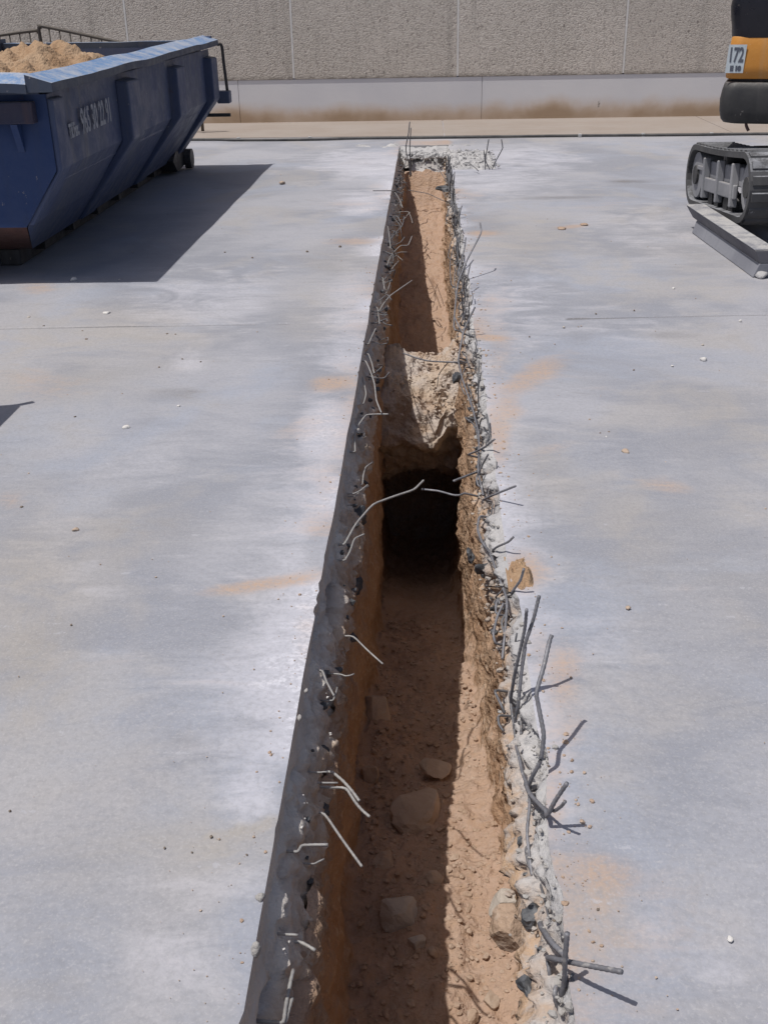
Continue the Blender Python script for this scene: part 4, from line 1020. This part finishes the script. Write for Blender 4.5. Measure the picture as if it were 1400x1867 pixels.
trench_rock(760, 1720, 36, 26, 7, 'stone_grey', 'small rounded stone just below the angular pale block')
trench_rock(789, 1740, 24, 24, 8, 'stone_tan', 'smallest stone near the shadow line on the trench floor')
trench_rock(790, 1604, 36, 22, 9, 'stone_tan', 'flattish stone by the shadow line above the angular block')
trench_rock(672, 1412, 40, 44, 10, 'stone_tan', 'leaning stone against the foot of the left wall below the boulder')
trench_rock(893, 1824, 36, 12, 12, 'stone_tan', 'thin flake of stone on the sunlit floor')
trench_rock(862, 1857, 30, 26, 13, 'soil_clod', 'clod of soil on the sunlit floor at the bottom edge')
trench_rock(700, 1570, 50, 26, 15, 'stone_tan', 'dull stone sunk in the shaded floor above the angular block')
# rock stuck in the right wall
p = Ux(922, 1650, .225); o = rock('rock', p, (.035, .05, .05), 21, M['stone_grey'], 3); meta(o, 'pale grey stone stuck in the right soil wall', 'rock', 'rocks in the trench')
p = Ux(932, 1695, .215); o = rock('rock', p, (.045, .055, .06), 22, M['soil_clod'], 3); meta(o, 'brown clod stuck in the right soil wall under the pale stone', 'rock', 'rocks in the trench')
# dark membrane scraps squeezed out under the slab
def scrap(px, py, z, size, seed, label):
    p = Uz(px, py, z); v, f = rock_data(size, seed, 3, .9); o = np_mesh('membrane_scrap', v, f, M['membrane'], smooth=False)
    o.location = p; o.rotation_euler = (.4*seed, .3*seed, seed); meta(o, label, 'plastic scrap', 'membrane scraps in the cut edge')
scrap(973, 1672, -.12, (.020, .028, .018), 31, 'dark scrap in the right edge below the long running bar')
scrap(970, 1806, -.14, (.026, .030, .020), 32, 'black scrap jutting from the right edge at the lowest cluster')
scrap(956, 1535, -.12, (.016, .022, .016), 33, 'dark square scrap in the right edge below the V-shaped bar')
scrap(995, 1745, -.11, (.022, .022, .012), 34, 'grey scrap at the root of the pale bar')
scrap(950, 1345, -.09, (.014, .022, .014), 35, 'dark scrap at the foot of the upright bundle')
scrap(858, 1013, -.15, (.026, .03, .014), 36, 'blue-grey scrap hanging from the right edge beside the hollow')
scrap(881, 1040, -.11, (.024, .034, .016), 37, 'frayed dark scrap beside the small pile of soil')
scrap(832, 688, -.12, (.030, .04, .022), 38, 'dark scrap in the right edge beside the soil bridge')
scrap(812, 344, -.08, (.045, .09, .030), 39, 'dark shreds hanging at the far right corner of the trench')
def scrap_l(px, py, size, seed, label):  # dark pieces put on the left face in place of shaded holes
    p = Ux(px, py, -.262); v, f = rock_data(size, seed, 3, .9); o = np_mesh('membrane_scrap', v, f, M['membrane'], smooth=False)
    o.location = p; o.rotation_euler = (0, .4, .2*seed); meta(o, label, 'plastic scrap', 'membrane scraps in the cut edge')
scrap_l(585, 1480, (.010, .028, .022), 41, 'dark stand-in for the shaded hole at the long slanting bar on the left face')
scrap_l(630, 1165, (.010, .045, .028), 42, 'dark stand-in for the shaded hole at the straight bar on the left face')
scrap_l(641, 1065, (.010, .06, .035), 43, 'large dark stand-in for a shaded hole on the left face below the arching bar')
scrap_l(652, 945, (.010, .06, .035), 44, 'black stand-in for a shaded hole on the left face beside the arching bar')
scrap_l(593, 1385, (.010, .04, .028), 45, 'dark stand-in for a shaded hole above the two level stubs on the left face')

# ------------------------------------------------------------------ loose bits on the yard
peb = [(514,335,11,8,'stone_tan','tan pebble beside the skip shadow tip'),(620,450,7,6,'stone_dark',0),(560,459,6,6,'stone_dark',0),(135,512,10,8,'stone_white','white pebble on the near edge of the skip shadow'),(195,572,13,6,'stone_white','flat white chip above the left joint'),
 (53,579,9,6,'stone_grey',0),(80,595,7,5,'stone_dark',0),(158,619,8,5,'stone_dark',0),(150,604,6,4,'stone_dark',0),(305,609,6,4,'stone_dark',0),(320,610,5,4,'stone_dark',0),(1282,657,12,8,'stone_white','white pebble alone on the right below the joint'),(1141,825,13,8,'stone_tan','tan pebble in the middle of the right yard'),
 (1145,1110,10,6,'stone_tan','tan pebble right of the upright bars'),(138,967,12,7,'stone_tan','tan pebble on the left yard'),(40,925,8,5,'stone_dark',0),(1330,1714,10,8,'stone_white','whitish pebble at lower right of the yard'),(1228,526,7,5,'stone_white',0),(1349,586,8,8,'stone_white',0),(1225,668,7,5,'stone_white',0),
 (1094,790,6,4,'stone_dark',0),(1110,788,6,4,'stone_dark',0),(1105,797,5,4,'stone_white',0),(1155,675,5,4,'stone_dark',0),(1281,629,6,4,'stone_grey',0),(1028,597,7,5,'stone_grey',0),(965,614,4,4,'stone_dark',0),(1086,572,5,4,'stone_dark',0),(1156,566,5,4,'stone_dark',0),(385,1527,9,6,'stone_dark',0),(300,1547,6,5,'stone_dark',0),(450,1560,6,5,'stone_dark',0),
 (350,1555,5,4,'stone_dark',0),(130,1140,6,4,'stone_dark',0),(290,670,5,4,'stone_dark',0),(333,655,5,4,'stone_dark',0),(366,660,5,4,'stone_dark',0),(137,760,6,4,'stone_dark',0),(232,780,14,6,'stone_white','white smear of grit left of the trench'),(325,741,9,5,'stone_white',0),(18,1480,6,4,'stone_dark',0),(990,1262,8,6,'stone_tan',0),(1000,1398,8,6,'stone_dark',0),(1065,1410,8,6,'stone_tan',0),
 (1010,1680,8,5,'stone_dark',0),(1090,1660,8,5,'stone_dark',0),(1050,1460,6,5,'stone_tan',0),(410,460,5,4,'stone_dark',0),(460,470,5,4,'stone_dark',0),(218,510,5,4,'stone_white',0),(1025,417,16,5,'soil_clod','brown dirt crumb on the right yard'),(1064,410,14,4,'soil_clod','flat brown dirt crumb beside another on the right yard'),
 (475,1640,15,15,'crumb','grey lump on the rim of the left cut near the bottom'),(467,1742,16,34,'crumb','elongated grey lump on the rim of the left cut lowest of all'),(546,1312,10,12,'crumb','small grey lump on the rim of the left cut above the tan film'),(559,1262,8,10,'crumb','tiny grey lump on the rim of the left cut level with the crossed bars'),
 (1387,505,26,13,'rubble','pale crushed lump at the near end of the steel beam')]
for i, (x, y, w, hh, m, lab) in enumerate(peb):
    p = Uz(x, y, 0); t = (p-CAMP).length; a = w*t/F_PX/2*(1 if lab else .72); c = hh*t/F_PX/2*(1 if lab else .72)
    o = rock('pebble', (p.x, p.y, c*.55), (a, a*1.1, c), 300+i, M[m], 2, rz=0, smooth=True, rough=.5)
    if lab: meta(o, lab, 'pebble', 'pebbles on the yard')
    else: meta(o, 'tiny pebble among the specks scattered on the concrete yard', 'pebble', 'tiny pebbles on the yard')
# soil pile
def soil_pile():
    c = Uz(948, 1045, 0); n = 46
    s = np.linspace(-1, 1, n); X, Y = np.meshgrid(s, s); R = np.sqrt(X*X+Y*Y)
    Z = .020*np.clip(1-R*1.02+.3*fbm(X*2.5, Y*2.5, 0, 3, 131), 0, 1)*(1+.5*fbm(X*7, Y*7, 0, 3, 132)) + .030*np.exp(-(((X-.45)/.28)**2+((Y+.25)/.35)**2)) - .003
    o = np_mesh('soil_pile', np.stack([X*.042+c.x, Y*.11+c.y, Z*.8], -1).reshape(-1, 3), grid_faces(n, n), M['soil_load'], smooth=True)
    meta(o, 'small pile of orange brown soil spilled on the concrete right of the trench', 'soil')
soil_pile()
# crumbs: one mass each
def crumbs(name, pts, sizes, mat, label, sub=1, seed=0):
    VV, FF, k = [], [], 0
    rs = np.random.RandomState(seed)
    base = [rock_data((1, 1, .75), 500+i, sub, .6) for i in range(6)]
    for p, s in zip(pts, sizes):
        v, f = base[rs.randint(6)]; a = rs.rand()*6.28; c_, s_ = math.cos(a), math.sin(a)
        w = v*s*(np.array([.8, .8, .8])+.5*rs.rand(3)); w = np.stack([w[:, 0]*c_-w[:, 1]*s_, w[:, 0]*s_+w[:, 1]*c_, w[:, 2]], -1)+np.array(p)
        VV.append(w); FF.append(f+k); k += len(v)
    o = np_mesh(name, np.concatenate(VV), np.concatenate(FF), mat, smooth=False); meta(o, label, kind='stuff'); return o
rs = np.random.RandomState(17)
# floor crumbs
pts, sz = [], []
for k in range(4200):
    y = 1.3+3.9*rs.rand()**1.5; xl, xr = float(left_x(y))+.03, float(right_x(y))-.03; x = xl+(xr-xl)*rs.rand(); e = abs(2*(x-xl)/(xr-xl)-1)
    sz.append(.0025+.011*rs.rand()**4); pts.append((x, y, float(floor_z(y))+.03*e**3+float(floor_noise(x, y))+sz[-1]*.25))
crumbs('soil_crumbs', pts, sz, M['soil_clod'], 'loose crumbs of soil and gravel on the trench floor', 1, 1)
# concrete crumbs on the right broken edge and on the bridge
pts, sz = [], []
for k in range(1500):
    y = 1.2+11.4*rs.rand()**1.25; t = rs.rand(); x = float(edge_r(y)) - .055*t - .002; pts.append((x+.012*rs.normal(), y, -.19*t**1.2+.004)); sz.append(.003+.009*rs.rand()**3)
crumbs('concrete_crumbs', pts, sz, M['crumb'], 'crumbs of broken concrete along the right edge', 1, 2)
pts, sz = [], []
for k in range(420):
    y = 6.1+.75*rs.rand(); x = -.22+.46*rs.rand(); pts.append((x, y, float(np.interp(y, [6.02, 6.1, 6.2, 6.32, 6.5, 6.7, 6.85], [-.82, -.72, -.63, -.575, -.545, -.53, -.545]))+.16*float(sstep(.08, .26, x))+.012)); sz.append(.003+.014*rs.rand()**3)
crumbs('bridge_crumbs', pts, sz, M['soil_pale'], 'loose crumbs lying on the soil bridge', 1, 5)
pts, sz = [], []
for k in range(420):
    y = 12.75+.66*rs.rand(); x = -.28+.52*rs.rand(); pts.append((x, y, -.07+.03*rs.rand())); sz.append(.006+.03*rs.rand()**3)
for k in range(420):
    y = 11.42+1.35*rs.rand(); x = .27+.48*rs.rand(); pts.append((x, y, .02+.012*rs.rand())); sz.append(.004+.018*rs.rand()**3)
crumbs('concrete_crumbs', pts, sz, M['rubble'], 'crumbs of broken concrete at the far end', 1, 2)
# grit on the yard near the cut
pts, sz = [], []
for k in range(600):
    y = 1.2+9*rs.rand()**1.4; sd = rs.rand() < .62; d = .015+abs(rs.normal())*.10
    x = (float(edge_r(y))+d) if sd else (float(edge_l(y))-d); pts.append((x, y, .0015)); sz.append(.0009+.0024*rs.rand()**4)
for k in range(500):
    y = 1.5+11*rs.rand(); x = (-.4-2.4*rs.rand()) if rs.rand() < .5 else (.35+2.2*rs.rand()); pts.append((x, y, .0015)); sz.append(.001+.0035*rs.rand()**5)
crumbs('yard_grit', pts, sz, M['stone_tan'], 'fine grit scattered over the concrete yard', 1, 3)
pts, sz = [], []
for k in range(170):
    y = 1.5+11*rs.rand()**1.1; t_ = .3+.7*rs.rand(); pts.append((float(edge_r(y))-.055*t_+.006*rs.normal(), y, -.20*t_)); sz.append((.004+.014*rs.rand()**2)*(1+.05*y))
for k in range(110):  # left face: dark bits also stand for the shaded sockets around bars
    y = 1.5+11*rs.rand()**1.1; t_ = .4+.6*rs.rand(); pts.append((EDGE_L+.068*t_+.004*rs.normal(), y, -.235*t_)); sz.append((.004+.014*rs.rand()**2)*(1+.05*y))
crumbs('membrane_socket_shreds', pts, sz, M['membrane'], 'dark shreds of plastic membrane in both cut edges, at left standing for shaded sockets', 1, 7)
pts, sz = [], []
for k in range(420):
    y = 1.3+9*rs.rand()**1.3; d = abs(rs.normal())*.05; pts.append((float(edge_r(y))+d, y, .001)); sz.append(.0012+.006*rs.rand()**4)
for k in range(160):
    y = 1.3+9*rs.rand()**1.3; d = abs(rs.normal())*.04; pts.append((float(edge_l(y))-d, y, .001)); sz.append(.0010+.005*rs.rand()**4)
crumbs('spilled_soil', pts, sz, M['soil_clod'], 'spilled crumbs of soil along the rims of the cut', 1, 8)
# white mortar crumbs caught in the sun on the left face
pts, sz = [], []
for cx, cy, n_, sp in ((600,1265,6,8),(560,1462,4,6),(553,1500,4,7),(518,1730,5,9),(602,1340,3,6)):
    for k in range(n_):
        p = Ushade(cx+rs.normal()*sp*.5, cy+rs.normal()*sp); p.z = min(-.01, max(p.z+.004, -.2)); pts.append(tuple(p)); sz.append(.0012+.0035*rs.rand()**2)
crumbs('mortar_crumbs', pts, sz, M['stone_white'], 'white mortar crumbs on the left cut face catching the sun', 1, 4)

# ------------------------------------------------------------------ unseen stand-in box, added left of the frame to throw a shadow
tb = empty('tool_box', (-2.6, 4.1, 0)); meta(tb, 'unseen stand-in box added left of the frame to throw the shadow at the left edge', 'shadow caster')
inv = Matrix.Translation((2.6, -4.1, 0))
tip = Uz(40, 740, 0); hz = .85; cx_, cy_ = tip.x-SUN.x*hz, tip.y-SUN.y*hz
def tbx(o): o.matrix_parent_inverse = inv; return o
tbx(prism('body', [(cx_, cy_), (cx_-.7, cy_), (cx_-.7, cy_-.8), (cx_-.0, cy_-.8)], 'z', .06, hz, M['tool_box'], tb, .01))
tbx(box('foot', (cx_-.7, cx_-.3, cy_-.3, cy_-.1, .001, .061), M['tool_box'], tb))
tp = Uz(62, 733, 0)
tbx(tube('handle', [(cx_-.30, cy_-.03, hz-.05), (cx_-.05, cy_+.0, hz-.03), (tp.x-SUN.x*hz, tp.y-SUN.y*hz, hz)], .016, M['tool_box'], tb))

# ------------------------------------------------------------------ look-alikes told apart by place
ORD = 'first second third fourth fifth sixth seventh eighth ninth tenth eleventh twelfth thirteenth fourteenth fifteenth sixteenth seventeenth eighteenth nineteenth twentieth'.split()
ORD += ['twenty-'+o for o in ORD[:9]]+['thirtieth']+['thirty-'+o for o in ORD[:9]]+['fortieth']
def mid(o):
    v = o.data.vertices[len(o.data.vertices)//2].co; return o.matrix_basis @ v
def rank(objs, zone_of, text):
    z = {}
    for o in objs: z.setdefault(zone_of(o), []).append(o)
    for k, l in z.items():
        l.sort(key=lambda o: mid(o).y)
        for i, o in enumerate(l): o['label'] = text.format(ord=ORD[min(i, 39)], zone=k)
def zone_y(o):
    y = mid(o).y
    for lim, nm in ((2.3, 'lowest bar cluster'), (2.95, 'upright bundle'), (4.0, 'small soil pile'), (5.6, 'dark hollow'), (7.2, 'soil bridge'), (9.0, 'near third of far pit'), (10.8, 'middle of far pit'), (99, 'far third of far pit')):
        if y < lim: return nm
rank([o for o in C.objects if o.get('group') == G_WR], zone_y, '{ord} wire stub from camera on right edge by {zone}')
rank([o for o in C.objects if o.get('group') == 'wire stubs on the left face'], zone_y, '{ord} wire stub from camera on left face by {zone}')
def zone_p(o):
    m = o.data.materials[0].name.split('_')[-1]; p = o.location
    return m+' pebble speck', ('left' if p.x < 0 else 'right'), ('near' if p.y < 4 else 'middle' if p.y < 6.2 else 'far')
pe = [o for o in C.objects if o.get('group') == 'tiny pebbles on the yard']; zz = {}
for o in pe: zz.setdefault(zone_p(o), []).append(o)
for (m, sd, fr), l in zz.items():
    l.sort(key=lambda o: o.location.x)
    for i, o in enumerate(l): o['label'] = '%s %s from left on %s part of %s yard' % (ORD[i], m, fr, sd)
